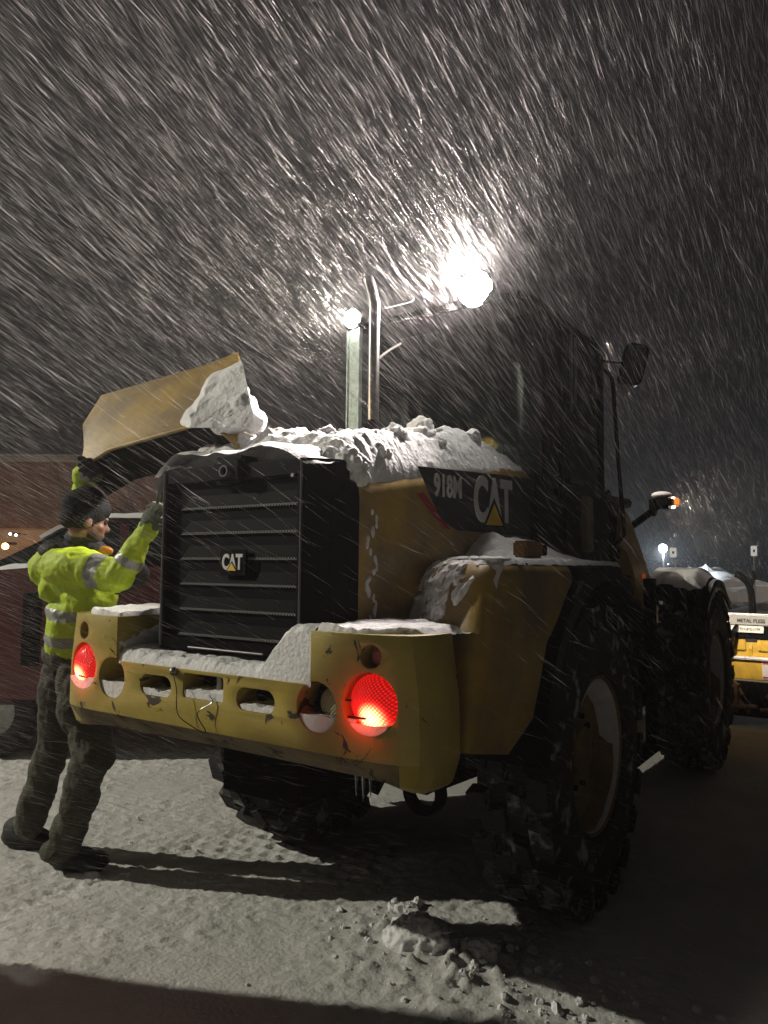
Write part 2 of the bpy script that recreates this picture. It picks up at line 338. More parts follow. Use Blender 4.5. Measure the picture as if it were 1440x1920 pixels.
# tail lamps
RED = mat('red_lens', (.55, .01, .008), .15, emit=(1, .03, .015), estr=.75)
REDH = mat('lit_bulb', (1, .3, .1), .3, emit=(1, .42, .16), estr=5)
LENSD = mat('unlit_lens', (.45, .38, .22), .25, 0, 0, 5, bump=.0)
REFL = mat('reflector_red', (.42, .10, .09), .3, bump=.6, bscale=140)
def lens_mat():
    for m in (RED, LENSD):
        nt = m.node_tree; N = nt.nodes; Lk = nt.links; b = N['Principled BSDF']; tc = N['Texture Coordinate']
        mp = N.new('ShaderNodeMapping'); mp.inputs['Rotation'].default_value = (0, R(45), 0); Lk.new(tc.outputs['Object'], mp.inputs[0])
        w1 = N.new('ShaderNodeTexWave'); w1.bands_direction = 'X'; w1.inputs['Scale'].default_value = 36; w2 = N.new('ShaderNodeTexWave'); w2.bands_direction = 'Z'; w2.inputs['Scale'].default_value = 36
        Lk.new(mp.outputs[0], w1.inputs[0]); Lk.new(mp.outputs[0], w2.inputs[0])
        mu = N.new('ShaderNodeMath'); mu.operation = 'MULTIPLY'; Lk.new(w1.outputs['Fac'], mu.inputs[0]); Lk.new(w2.outputs['Fac'], mu.inputs[1])
        bp = N.new('ShaderNodeBump'); bp.inputs['Strength'].default_value = .9; bp.inputs['Distance'].default_value = .004; Lk.new(mu.outputs[0], bp.inputs['Height']); Lk.new(bp.outputs[0], b.inputs['Normal'])
        if m is RED:
            r = N.new('ShaderNodeMapRange'); r.inputs[3].default_value = .35; r.inputs[4].default_value = 1.5; Lk.new(mu.outputs[0], r.inputs[0])
            sp = N.new('ShaderNodeSeparateXYZ'); Lk.new(tc.outputs['Object'], sp.inputs[0]); ab = N.new('ShaderNodeMath'); ab.operation = 'ABSOLUTE'; Lk.new(sp.outputs[0], ab.inputs[0])
            cb_ = N.new('ShaderNodeCombineXYZ'); Lk.new(ab.outputs[0], cb_.inputs[0]); Lk.new(sp.outputs[2], cb_.inputs[2])
            ds_ = N.new('ShaderNodeVectorMath'); ds_.operation = 'DISTANCE'; ds_.inputs[1].default_value = (.722, 0, 1.052); Lk.new(cb_.outputs[0], ds_.inputs[0])
            g1 = N.new('ShaderNodeMapRange'); g1.interpolation_type = 'SMOOTHERSTEP'; g1.inputs[1].default_value = .012; g1.inputs[2].default_value = .068; g1.inputs[3].default_value = 9; g1.inputs[4].default_value = .8; Lk.new(ds_.outputs['Value'], g1.inputs[0])
            mm = N.new('ShaderNodeMath'); mm.operation = 'MULTIPLY'; Lk.new(g1.outputs[0], mm.inputs[0]); Lk.new(r.outputs[0], mm.inputs[1]); Lk.new(mm.outputs[0], b.inputs['Emission Strength'])
            cr = N.new('ShaderNodeValToRGB'); cr.color_ramp.elements[0].position = .012; cr.color_ramp.elements[0].color = (1, .45, .16, 1); cr.color_ramp.elements[1].position = .052; cr.color_ramp.elements[1].color = (1, .012, .010, 1)
            Lk.new(ds_.outputs['Value'], cr.inputs[0]); Lk.new(cr.outputs[0], b.inputs['Emission Color'])
lens_mat()
def dome(cx, cz, r, y, depth, seg=36):
    prof = [(y-depth*math.cos(a*PI/2/8), r*math.sin(a*PI/2/8)) for a in range(1, 9)]
    bm = bmesh.new(); lathe(bm, [(y-depth, .0005)]+prof+[(y+.02, r), (y+.02, .0005)], 'Y', seg, (cx, 0, cz)); return bm
for s in (-1, 1):
    tl = from_bm('tail_lamp', lathe(bmesh.new(), [(.16, .001), (.16, .092), (.075, .092), (.075, .08), (.14, .08), (.14, .001)], 'Y', 36, (s*.708, 0, 1.092)), BLK, LOADER, False)
    from_bm('red_lens', dome(s*.708, 1.094, .085, .045, .058), RED, tl, True)
    lamp('tail_light', 'POINT', (s*.708-.02, -.03, 1.06), .3, (1, .05, .02), .02)
    for k, dz in enumerate((.028, -.022)):
        tubeo('lamp_guard', [(s*.60-.02, .03, 1.062+dz), (s*.708, -.010, 1.075+dz)], .004, BLKG, tl, 6)
    if s > 0:
        rl = from_bm('reversing_lamp', lathe(bmesh.new(), [(.15, .001), (.15, .06), (.06, .06), (.06, .052), (.10, .052), (.10, .001)], 'Y', 32, (s*.535, 0, 1.066)), BLK, LOADER, False)
        from_bm('lens', dome(s*.535, 1.066, .055, .065, .02), LENSD, rl, True)
    from_bm('reflector', dome(s*.712+.008, 1.23, .030, .05, .018), REFL, LOADER, True)
# brackets joining lamp holes (cut corner on the casting)
for s in (-1, 1): boxo('lamp_shelf', (s*.60-.06, .02, 1.018), (s*.60+.06, .12, 1.028), YELC, LOADER, .002)
# underside hitch
boxo('hitch_bracket', (.66, .30, .76), (.74, .42, .86), DARK, LOADER)
bm = bmesh.new(); lathe(bm, [(.33, .05), (.33, .075), (.37, .075), (.37, .05)], 'Y', 24, (.70, 0, .755), True); from_bm('tow_eye', bm, DARK, LOADER, True)
boxo('rear_axle_guard', (-.2, .3, .62), (.2, 1.2, .86), DARK, LOADER)
# --- grille
gz0, gz1 = 1.15, 1.875
GR = prismo('grille', [(-.36, .10), (.36, .10), (.44, .20), (.44, .26), (-.44, .26), (-.44, .20)], 2, gz0+.03, gz1, BLK, LOADER, .004)
bm = bmesh.new(); prism(bm, [(-.335, gz0+.075), (.335, gz0+.075), (.335, gz1-.055), (-.335, gz1-.055)], 1, -.1, .135)
c1 = from_bm('c', bm, BLK); cut(GR, [c1])
def gap(name, pts, r, m): return tubeo(name, pts, r, m, GR, 8)
GT = mat('grille_trim', (.10, .10, .10), .3)
gap('grille_trim', [(-.352, .098, gz0+.04), (-.352, .098, gz1-.01)], .006, GT)
gap('grille_trim', [(.352, .098, gz0+.04), (.352, .098, gz1-.01)], .004, GT)
gap('grille_trim', [(-.18, .088, gz0+.045), (.20, .088, gz0+.045)], .004, GT)
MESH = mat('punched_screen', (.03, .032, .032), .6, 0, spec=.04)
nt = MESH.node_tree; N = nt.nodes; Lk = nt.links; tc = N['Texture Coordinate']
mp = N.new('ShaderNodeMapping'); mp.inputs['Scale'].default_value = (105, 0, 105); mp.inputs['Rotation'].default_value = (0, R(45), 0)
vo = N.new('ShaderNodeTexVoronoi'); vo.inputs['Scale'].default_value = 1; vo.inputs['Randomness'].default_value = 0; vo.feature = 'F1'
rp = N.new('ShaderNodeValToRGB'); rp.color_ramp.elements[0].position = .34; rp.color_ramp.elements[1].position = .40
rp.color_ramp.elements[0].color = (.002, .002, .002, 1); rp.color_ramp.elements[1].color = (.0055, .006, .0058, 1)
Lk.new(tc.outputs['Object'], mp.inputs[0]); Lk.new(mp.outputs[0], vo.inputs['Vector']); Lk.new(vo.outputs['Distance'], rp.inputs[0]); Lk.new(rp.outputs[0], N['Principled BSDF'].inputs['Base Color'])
bm = bmesh.new()
nl = 6; hh = (gz1-gz0-.15)/nl
prism(bm, [(-.335, gz0+.075), (.335, gz0+.075), (.335, gz1-.055), (-.335, gz1-.055)], 1, .128, .136)
for k in range(nl):
    z = gz0+.085+k*hh
    v = [bm.verts.new(p) for p in ((-.275, .117, z), (.325, .117, z), (.325, .117, z+.009), (-.262, .117, z+.009), (-.23, .127, z+hh*.55), (.325, .127, z+hh*.55), (-.275, .128, z-.012), (.325, .128, z-.012))]
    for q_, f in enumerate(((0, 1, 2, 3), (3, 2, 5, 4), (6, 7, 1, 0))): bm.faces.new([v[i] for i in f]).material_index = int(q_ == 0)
    bm.faces.new([v[6], v[0], v[3]]); bm.faces.new([v[6], v[3], v[4]])
MESH_LIT = MESH.copy(); MESH_LIT.node_tree.nodes['Color Ramp'].color_ramp.elements[1].color = (.22, .23, .22, 1)  # lit copy of the screen: lip highlight put into a brighter colour
from_bm('grille_screen', bm, [MESH, MESH_LIT], GR)
RX = Matrix.Rotation(R(90), 4, 'X')
def catlogo(parent, M, s):
    b = text('badge', 'CAT', s, WHT, parent, M @ Matrix.Diagonal((.78, 1.15, 1, 1)), .002, s*.035)
    bm = bmesh.new(); t = [bm.verts.new(M @ Vector(p)) for p in ((-s*.33, -s*.44, .004), (s*.35, -s*.44, .004), (0, -s*.02, .004), (-s*.33, -s*.44, 0), (s*.35, -s*.44, 0), (0, -s*.02, 0))]
    for f in ((0, 1, 2), (5, 4, 3), (0, 3, 4, 1), (1, 4, 5, 2), (2, 5, 3, 0)): bm.faces.new([t[i] for i in f])
    from_bm('badge_triangle', bm, mat('badge_yellow', (.75, .5, .03), .5), b)
    bm = bmesh.new(); t = [bm.verts.new(M @ Vector(p)) for p in ((-s*.44, -s*.47, .0025), (s*.46, -s*.47, .0025), (0, s*.09, .0025))]
    bm.faces.new(t); from_bm('badge_backing', bm, BLK, b)
catlogo(GR, Matrix.Translation((.03, .098, 1.512)) @ RX, .066)
boxo('badge_plate', (-.035, .1, 1.465), (.095, .112, 1.56), BLK, GR, .002)
lt = boxo('latch', (-.075, .075, 1.80), (.085, .20, 1.905), BLK, GR, .018)
bm = bmesh.new(); lathe(bm, [(.072, .016), (.072, .022), (.060, .022), (.060, .016)], 'Y', 20, (.01, 0, 1.845), True); from_bm('latch_ring', bm, GT, lt, True)
bm = bmesh.new(); lathe(bm, [(.092, .001), (.092, .007), (.105, .007)], 'Y', 14, (.315, 0, 1.815)); from_bm('bolt', bm, STEEL, GR, True)
# --- hood
def hood_sec(y):
    t = (y-.2)/1.5; w = .455+.075*min(1, t*1.3); zt = 1.855+.20*min(1, t*1.15)-.02*t*t; r = .10
    pts = [(w-.02, 1.0), (w, 1.12), (w, zt-r-.06)]
    for k in range(7):
        a = R(90*k/6); pts.append((w-r*1.15+r*1.15*math.cos(a), zt-r-.02+r*math.sin(a)))
    pts += [(w*.45, zt+.01), (0, zt+.022)]
    return pts
bm = bmesh.new(); rows = []
for j in range(17):
    y = .225+j*(1.67-.225)/16; h = hood_sec(y); full = h+[(-x, z) for x, z in h[::-1][1:]]
    rows.append([bm.verts.new((x, y, z)) for x, z in full])
for a, b in zip(rows, rows[1:]):
    for k in range(len(a)-1): bm.faces.new((a[k], a[k+1], b[k+1], b[k]))
bm.faces.new(rows[0]); bm.faces.new(rows[-1][::-1])
HOOD = from_bm('hood', bm, YEL, LOADER, True)
def hood_top(X, Y):
    t = np.clip((Y-.2)/1.5, 0, 1); w = .455+.075*np.minimum(1, t*1.3); zt = 1.855+.20*np.minimum(1, t*1.15)-.02*t*t
    a = np.abs(X); rr = .115; e = np.clip((a-(w-rr))/rr, 0, 1)
    return zt+.022*(1-np.minimum(1, a/w))-.02*smst(.3, .5, a)-.10*(1-np.sqrt(np.clip(1-e*e, 0, 1)))
# black rear housing wrapping the grille, rounded at its top
bm = bmesh.new(); rows = []
for y, s, dz in ((.175, .90, -.035), (.20, .955, -.012), (.235, .985, 0), (.275, 1.0, .004)):
    h = hood_sec(.22); full = [(x*s*1.03, z if z < 1.3 else z+dz+.006) for x, z in h]; full = full+[(-x, z) for x, z in full[::-1][1:]]
    rows.append([bm.verts.new((x, y, z)) for x, z in full])
for a, b in zip(rows, rows[1:]):
    for k in range(len(a)-1): bm.faces.new((a[k], a[k+1], b[k+1], b[k]))
bm.faces.new(rows[0]); bm.faces.new(rows[-1][::-1])
from_bm('radiator_surround', bm, BLK, LOADER, True)
# decal on the right side of the hood
DEC = mat('decal_black', (.020, .020, .024), .5); DRED = mat('decal_red', (.28, .015, .02), .5)
MD = Matrix(((0, 0, 1, 0), (1, 0, 0, 0), (0, 1, 0, 0), (0, 0, 0, 1)))   # local x -> world Y, y -> Z, z -> X
def sidex(y): return .455+.075*min(1, ((y-.2)/1.5)*1.3)
bm = bmesh.new(); ys = np.linspace(.64, 1.70, 23); cols = []
for y in ys:
    zt_ = 1.90+.05*(y-.64)/.94; zl = 1.895-(y-.64)*1.22 if y < .80 else (1.70-.04*min(1, (y-.80)/.12)); x = sidex(y)+.004
    cols.append((bm.verts.new((x, y, zt_)), bm.verts.new((x, y, zl))))
for p, q in zip(cols, cols[1:]): bm.faces.new((p[0], q[0], q[1], p[1]))
d = from_bm('decal', bm, DEC, LOADER)
bm = bmesh.new(); vv = [bm.verts.new((sidex(y)+.0035, y, z)) for y, z in ((.63, 1.79), (.68, 1.80), (.88, 1.66), (.82, 1.665))]; bm.faces.new(vv); from_bm('decal_stripe', bm, DRED, d)
def sideM(y, z): return Matrix.Translation((sidex(y)+.008, y, z)) @ Matrix.Rotation(R(-2.6), 4, 'Z') @ MD @ Matrix.Rotation(R(1.5), 4, 'Z')
text('decal_lettering', '918M', .125, WHT, d, sideM(.855, 1.835), .001, .004, .78)
catlogo(d, sideM(1.235, 1.80), .235)
# --- raised hood door, hinged on the hood's crest, its outer corner held up
def rowpts(l): return [W(a, b, dd) for a, b, dd in l]
row0 = rowpts([(150, 879, 3.42), (205, 843, 3.30), (372, 795, 3.02), (402, 798, 3.0), (447, 838, 2.95)])
row1 = rowpts([(157, 840, 3.47), (206, 830, 3.36), (372, 781, 3.08), (404, 775, 3.06), (449, 790, 3.04)])
row2 = rowpts([(157, 826, 3.52), (207, 757, 3.52), (382, 706, 3.30), (412, 694, 3.25), (447, 678, 3.2)])
row3 = rowpts([(155, 796, 3.62), (190, 741, 3.64), (388, 683, 3.42), (415, 672, 3.38), (448, 659, 3.34)])
row4 = [p+Vector((-.20, .16, -.08)) for p in row3]
row5 = [row0[i]+Vector((-.14, .30, -.03)) for i in range(5)]
bm = bmesh.new(); RW = [[bm.verts.new(p) for p in r] for r in (row0, row1, row2, row3, row4, row5)]
for j in range(6):
    a, b = RW[j], RW[(j+1) % 6]
    for k in range(4):
        f = bm.faces.new((a[k], a[k+1], b[k+1], b[k])); f.material_index = 1 if j in (4, 5) else 0
bm.faces.new([r[0] for r in RW]); f = bm.faces.new([r[-1] for r in RW][::-1])
bmesh.ops.bevel(bm, geom=[e for e in bm.edges if len(e.link_faces) == 2 and e.link_faces[0].material_index == 0 and e.link_faces[1].material_index == 0 and e.calc_face_angle(0) > .15], offset=.035, segments=4, affect='EDGES')
HD = from_bm('hood_door', bm, [YEL, BLK], LOADER, True); HD.data.set_sharp_from_angle(angle=R(50))
tubeo('door_lip', [row0[0]+Vector((0, 0, .0))]+row0[1:], .008, YEL, HD)
bm = bmesh.new()
for k in range(4):
    p = [row0[k]+Vector((0, .03, -.012)), row0[k+1]+Vector((0, .03, -.012))]
    q = [row5[k]+Vector((0, -.05, -.07)), row5[k+1]+Vector((0, -.05, -.07))]
    v = [bm.verts.new(x) for x in (p[0], p[1], q[1], q[0])]; bm.faces.new(v)
    v2 = [bm.verts.new(x+Vector((0, 0, .03))) for x in (p[0], p[1], q[1], q[0])]; bm.faces.new(v2[::-1])
    for i in range(4): bm.faces.new((v[i], v[(i+1) % 4], v2[(i+1) % 4], v2[i]))
from_bm('door_lining', bm, DARK, HD)
tubeo('gas_strut', [row0[1]+Vector((.05, .15, -.03)), Vector((-.42, .55, 1.9))], .012, DARK, LOADER)
boxo('engine_block', (-.40, .3, 1.3), (.3, 1.3, 1.8), DARK, LOADER)
# --- exhaust stack and side post of the rear work lamp
def stk(px, py, y=None, d=None): return W(px, py, d)
e0 = W(699, 830, 3.42); ex = Vector((e0.x, e0.y, 0))
EXH = from_bm('exhaust_stack', tube(bmesh.new(), smooth_path([(ex.x, ex.y, 2.0), (ex.x, ex.y, 2.45), (ex.x, ex.y, 2.66), (ex.x, ex.y, 2.73), (ex.x-.018, ex.y-.005, 2.81), (ex.x-.035, ex.y-.01, 2.87)], 6), [.027]*20+[.027]*8+[.026, .024, .003], 18), CHROME, LOADER, True)
lathe_b = lathe(bmesh.new(), [(1.99, .055), (2.12, .055), (2.14, .035), (2.18, .03)], 'Z', 24, (ex.x, ex.y, 0)); from_bm('exhaust_collar', lathe_b, DARK, LOADER, True)
pb = L2+Vector((0, .03, 0))
POST = mat('galvanised_post', (.42, .50, .45), .35, .35, .4, 30, bump=.5, bscale=160)
bm = bmesh.new(); box(bm, (pb.x-.042, pb.y-.006, 2.10), (pb.x+.042, pb.y+.006, 2.87)); box(bm, (pb.x+.034, pb.y-.016, 2.10), (pb.x+.044, pb.y+.016, 2.87)); box(bm, (pb.x-.046, pb.y-.012, 2.10), (pb.x-.038, pb.y+.012, 2.87))
from_bm('lamp_post', bm, POST, LOADER)
LENS = mat('lamp_glass_lit', (1, 1, 1), .3, emit=(1, .95, .88), estr=260)
def worklamp(c, w, h, nm, frm):
    wl = from_bm(nm, box(bmesh.new(), c+Vector((-w/2-.012, 0, -h/2-.012)), c+Vector((w/2+.012, .07, h/2+.012)), .01), BLK, LOADER)
    from_bm('lamp_lens', dome(c.x, c.z, h/2+.012, c.y+.006, .022), LENS, wl, True)
    boxo('lamp_bracket', c+Vector((-.012, .03, -h/2-.05)), c+Vector((.012, .05, -h/2-.005)), BLK, wl)
worklamp(L1, .17, .16, 'work_lamp', 0); worklamp(L2, .085, .08, 'work_lamp', 0)
# --- cab
CAB = empty('cab', (0, 0, 0), 0, LOADER)
cx, y0c, y1c, zb, zr = .56, 1.80, 2.72, 1.60, 2.86
def post(name, a, b, r=.03): return from_bm(name, box(bmesh.new(), (min(a[0], b[0])-r, min(a[1], b[1])-r, min(a[2], b[2])), (max(a[0], b[0])+r, max(a[1], b[1])+r, max(a[2], b[2])), .01), BLK, CAB)
post('rear_pillar', (cx-.03, y0c, 1.5), (cx-.03, y0c, zr)); post('rear_pillar', (-cx+.03, y0c, 1.5), (-cx+.03, y0c, zr))
post('door_pillar', (cx-.02, 2.02, 1.5), (cx-.02, 2.02, zr), .022)
post('front_pillar', (cx-.04, y1c, 1.4), (cx-.04, y1c, zr), .045); post('front_pillar', (-cx+.03, y1c, 1.5), (-cx+.03, y1c, zr))
rf = [(-cx-.0, 1.56), (cx-.04, 1.56), (cx, 1.68), (cx, 2.68), (cx-.03, 2.80), (-cx, 2.80), (-cx-.0, 2.70), (-cx-.0, 1.62)]
prismo('roof', rf, 2, zr+.002, zr+.05, BLK, CAB, .012)
boxo('lamp_rail', (-.50, 1.50, zr-.01), (.42, 1.545, zr+.03), BLK, CAB, .006)
boxo('cab_base', (-cx, 1.66, 1.30), (cx, 2.86, 1.90), BLK, CAB, .02)
boxo('door_lower', (cx-.01, 2.05, 1.42), (cx+.012, 2.68, 1.93), BLK, CAB, .006)
for nm, a, b in (('rear_window', (-cx+.05, y0c-.004, 1.9), (cx-.06, y0c+.004, zr)), ('side_window', (cx-.012, y0c+.03, 1.93), (cx-.004, 2.0, zr)), ('door_window', (cx-.012, 2.05, 1.93), (cx-.004, 2.68, zr)), ('side_window', (-cx+.02, y0c+.03, 1.93), (-cx+.028, 2.68, zr)), ('windscreen', (-cx+.05, y1c, 1.8), (cx-.08, y1c+.006, zr))):
    boxo(nm, a, b, GLASS, CAB, 0)
GRYI = mat('cab_interior_grey', (.16, .20, .18), .7)
st = boxo('seat', (-.22, 2.0, 1.92), (.22, 2.4, 2.02), GRYI, CAB, .03); boxo('seat_back', (-.22, 1.96, 2.0), (.22, 2.06, 2.5), GRYI, st, .04); boxo('headrest', (-.12, 1.96, 2.52), (.12, 2.03, 2.66), GRYI, st, .03)
tubeo('steering_column', [(.0, 2.62, 1.9), (0, 2.48, 2.14)], .03, BLK, CAB)
bm = bmesh.new(); bmesh.ops.create_cone(bm, segments=4, radius1=.001, radius2=.001, depth=.001)
bm.free(); bm = bmesh.new(); ring = [(0+.17*math.cos(2*PI*k/24), 2.46+.12*math.sin(2*PI*k/24), 2.16+.10*math.sin(2*PI*k/24)) for k in range(25)]; tube(bm, ring, .012, 8); from_bm('steering_wheel', bm, BLKG, CAB, True)
for yy, zz in ((2.13, 2.38), (2.20, 2.42)): tubeo('door_grab_bar', [(cx+.02, yy, zz), (cx+.02, yy, 2.82)], .009, STEEL, CAB, 8)
boxo('inner_panel', (cx-.05, 2.16, 2.02), (cx-.035, 2.50, 2.30), GRYI, CAB, .01)
boxo('door_handle', (cx+.012, 2.12, 1.98), (cx+.03, 2.30, 2.01), STEEL, CAB, .005)
YPOST = mat('grab_post_yellow', (.30, .26, .12), .6, 0, .3, 10)
boxo('step_post', (cx+.012, 2.28, 1.60), (cx+.05, 2.40, 1.92), YPOST, CAB, .008)
# handrail, mirrors, beacon whip
tubeo('handrail', smooth_path([(.52, 2.72, 2.76), (.56, 2.80, 2.765), (.585, 2.84, 2.74), (.595, 2.86, 2.66), (.60, 2.93, 2.2), (.61, 3.0, 1.78), (.60, 2.98, 1.70), (.55, 2.90, 1.64)], 5), .013, BLKG, LOADER)
mr = tubeo('mirror_arm', smooth_path([(.50, 2.72, 2.98), (.53, 2.78, 2.93), (.53, 2.80, 2.85), (.60, 2.88, 2.835), (.68, 2.94, 2.835)], 4), .008, BLKG, LOADER)
mc = (W(1165, 650, 4.05)+W(1195, 643, 4.05)+W(1215, 715, 4.05)+W(1180, 722, 4.05))/4
MM = Matrix.Translation(mc) @ Matrix.Rotation(YAW-.1, 4, 'Z') @ Matrix.Rotation(R(14), 4, 'Y')
def rrect(w, h, r): return [(sx*(w/2-r)+r*math.cos(R(a0+k*15)), sz*(h/2-r)+r*math.sin(R(a0+k*15))) for sx, sz, a0 in ((1, 1, 0), (-1, 1, 90), (-1, -1, 180), (1, -1, 270)) for k in range(7)]
bm = prism(bmesh.new(), rrect(.128, .232, .040), 1, 0, .045); bm.transform(MM); mh = from_bm('mirror', bm, BLKG, mr)
bm = prism(bmesh.new(), rrect(.106, .210, .033), 1, -.004, -.001); bm.transform(MM); from_bm('mirror_glass', bm, mat('mirror_silver', (.30, .31, .31), .10, 1), mr)
# clip wires near the stack
wm = mat('wire_brush_metal', (.5, .48, .45), .4, .6)
a, b = W(710, 672, 3.7), W(752, 644, 3.75)
tubeo('wiper_arm', [a, (a+b)/2+Vector((0, 0, .006)), b], .006, wm, LOADER, 6)
tubeo('antenna', smooth_path([W(722, 578, 3.8), W(770, 566, 3.82), W(776, 556, 3.82)], 4), .003, wm, LOADER, 6)
# --- fenders
def fprof(ty, s): return [(.96, .93), (.98, 1.27), (1.0, 1.46), (1.02, 1.515), (1.05, 1.53), (1.16, 1.53), (1.13, 1.47), (1.06, 1.36), (1.03, 1.22), (1.02, 1.14), (1.01, 1.05), (1.0, .99)] if s < 0 else [(.25, .93), (.25+ty*.75, 1.27), (.29+ty*.92, 1.46), (.33+ty, 1.515), (.38+ty, 1.53), (1.16, 1.53), (1.09, 1.47), (.97, 1.36), (.87, 1.22), (.80, 1.08), (.73, .96), (.52, .875)]
for s in (-1, 1):
    bm = bmesh.new(); rows = []
    for x, ty, dz in ((.40, .50, 0), (.55, .36, .0), (.70, .20, 0), (.80, .12, 0), (.86, .105, -.003), (.885, .107, -.010), (.905, .12, -.022), (.92, .15, -.045), (.925, .22, -.07)):
        rows.append([bm.verts.new((s*x, y, z+(dz if z > 1.3 else 0))) for y, z in fprof(ty, s)])
    for a, b in zip(rows, rows[1:]):
        for k in range(len(a)): bm.faces.new((a[k], a[(k+1) % len(a)], b[(k+1) % len(a)], b[k]))
    bm.faces.new(rows[-1]); bm.faces.new(rows[0][::-1])
    fd = from_bm('rear_fender', bm, YEL, LOADER, True); fd.data.set_sharp_from_angle(angle=R(48))
    # black flare and liner over the tyre
    arch_o = [(1.546+.80*math.cos(R(a))*1.0, .66+.86*math.sin(R(a))) for a in range(172, 55, -6)]
    arch_i = [(1.546+.735*math.cos(R(a)), .66+.79*math.sin(R(a))) for a in range(58, 176, 6)]
    bm = bmesh.new(); prism(bm, arch_o+arch_i, 0, s*.50, s*.955); from_bm('fender_flare', bm, BLK, fd)
boxo('side_ledge', (.50, 1.55, 1.475), (.86, 1.98, 1.54), YPOST, LOADER, .006)
boxo('platform', (.50, 1.50, 1.40), (.86, 2.25, 1.473), DARK, LOADER, .006)
tl = boxo('fender_lamp', (.79, .86, 1.545), (.85, 1.03, 1.61), mat('amber_lens', (.22, .10, .02), .3), LOADER, .008); boxo('lamp_socket', (.795, 1.033, 1.555), (.84, 1.10, 1.60), BLK, tl, .004); boxo('lamp_stalk', (.805, .92, 1.53), (.835, .98, 1.55), BLK, tl, .003)
# --- chassis, steps, front frame, arms
prismo('rear_chassis', [(.35, .78), (.35, 1.25), (1.8, 1.35), (2.9, 1.35), (2.9, .55), (1.9, .50), (1.0, .55)], 0, -.40, .40, DARK, LOADER, .01)
boxo('rear_axle', (-.70, 1.44, .57), (.70, 1.65, .78), DARK, LOADER, .03); boxo('front_axle', (-.70, 4.29, .57), (.70, 4.50, .78), DARK, LOADER, .03)
bm = bmesh.new()
for z in (.45, .75, 1.05): box(bm, (.50, 2.15, z), (.88, 2.75, z+.035), .005)
box(bm, (.48, 2.12, .45), (.53, 2.80, 1.45)); box(bm, (.80, 2.72, .45), (.86, 2.78, 1.45)); box(bm, (.80, 2.14, .45), (.86, 2.19, 1.45))
from_bm('cab_steps', bm, DARK, LOADER)
boxo('fuel_tank', (.40, 2.2, .55), (.60, 3.0, 1.35), DARK, LOADER, .02)
prismo('front_frame', [(2.95, .55), (2.95, 1.2), (3.3, 1.6), (3.9, 1.65), (4.9, 1.2), (5.0, .6)], 0, -.38, .38, DARK, LOADER, .01)
ARM = mat('arm_yellow', (.60, .36, .04), .4, 0, .25, 6)
for s in (-1, 1):
    am = prismo('lift_arm', [(3.20, 1.93), (3.36, 1.86), (3.62, 1.66), (3.92, 1.41), (3.74, 1.34), (3.58, 1.30), (3.42, 1.50), (3.28, 1.62), (3.10, 1.66)], 0, s*.47, s*.55, ARM, LOADER, .004)
    prismo('arm_beam', [(3.7, 1.40), (3.8, 1.46), (5.9, .80), (6.1, .60), (6.0, .45), (5.7, .62)], 0, s*.30, s*.42, ARM, LOADER, .006)
boxo('side_marker', (.552, 3.64, 1.435), (.566, 3.68, 1.475), mat('marker_orange', (.6, .12, .03), .4, emit=(1, .2, .05), estr=.15), LOADER, .003)
boxo('cab_mount', (.30, 2.9, 1.55), (.52, 3.25, 1.95), DARK, LOADER, .02)
# tower top with hydraulic cylinder behind the handrail
hy = prismo('arm_tower', [(3.05, 1.75), (3.02, 2.05), (3.10, 2.075), (3.26, 2.07), (3.34, 1.95), (3.3, 1.78)], 0, .32, .43, ARM, LOADER, .01)
tubeo('hydraulic_cylinder', [(.44, 3.30, 1.98), (.50, 3.48, 1.97)], .035, mat('hose_brown', (.22, .13, .05), .5, .3, .5, 20), LOADER, 14)
tubeo('hydraulic_hose', smooth_path([(.40, 3.05, 1.80), (.46, 3.08, 1.95), (.47, 3.14, 2.02), (.46, 3.2, 1.85)], 5), .016, BLKG, LOADER)
boxo('valve_block', (.43, 3.05, 1.85), (.47, 3.13, 1.95), DARK, LOADER, .004)
# front lamp on its arm
tubeo('headlamp_arm', [(.42, 3.35, 1.70), (.56, 3.75, 1.90), (.60, 3.86, 1.96)], .026, BLK, LOADER)
hl = from_bm('headlamp', box(bmesh.new(), (.58, 3.82, 1.955), (.72, 3.97, 2.055), .025), BLK, LOADER)
boxo('headlamp_clamp', (.565, 3.80, 1.90), (.61, 3.86, 2.03), BLK, hl, .008)
boxo('headlamp_glass', (.60, 3.972, 1.965), (.715, 3.98, 2.05), mat('headlamp_lit', (1, .9, .8), .3, emit=(1, .85, .7), estr=8), hl, .003)
boxo('turn_signal', (.715, 3.90, 1.98), (.755, 3.968, 2.04), mat('turn_orange', (.7, .25, .05), .3, emit=(1, .38, .08), estr=.5), hl, .01)
lamp('headlamp_beam', 'SPOT', LF+Vector((.03, .05, -.02)), 520, (1, .82, .66), .03, LF+Vector((.12, 1.5, -.18)), 62, .6)
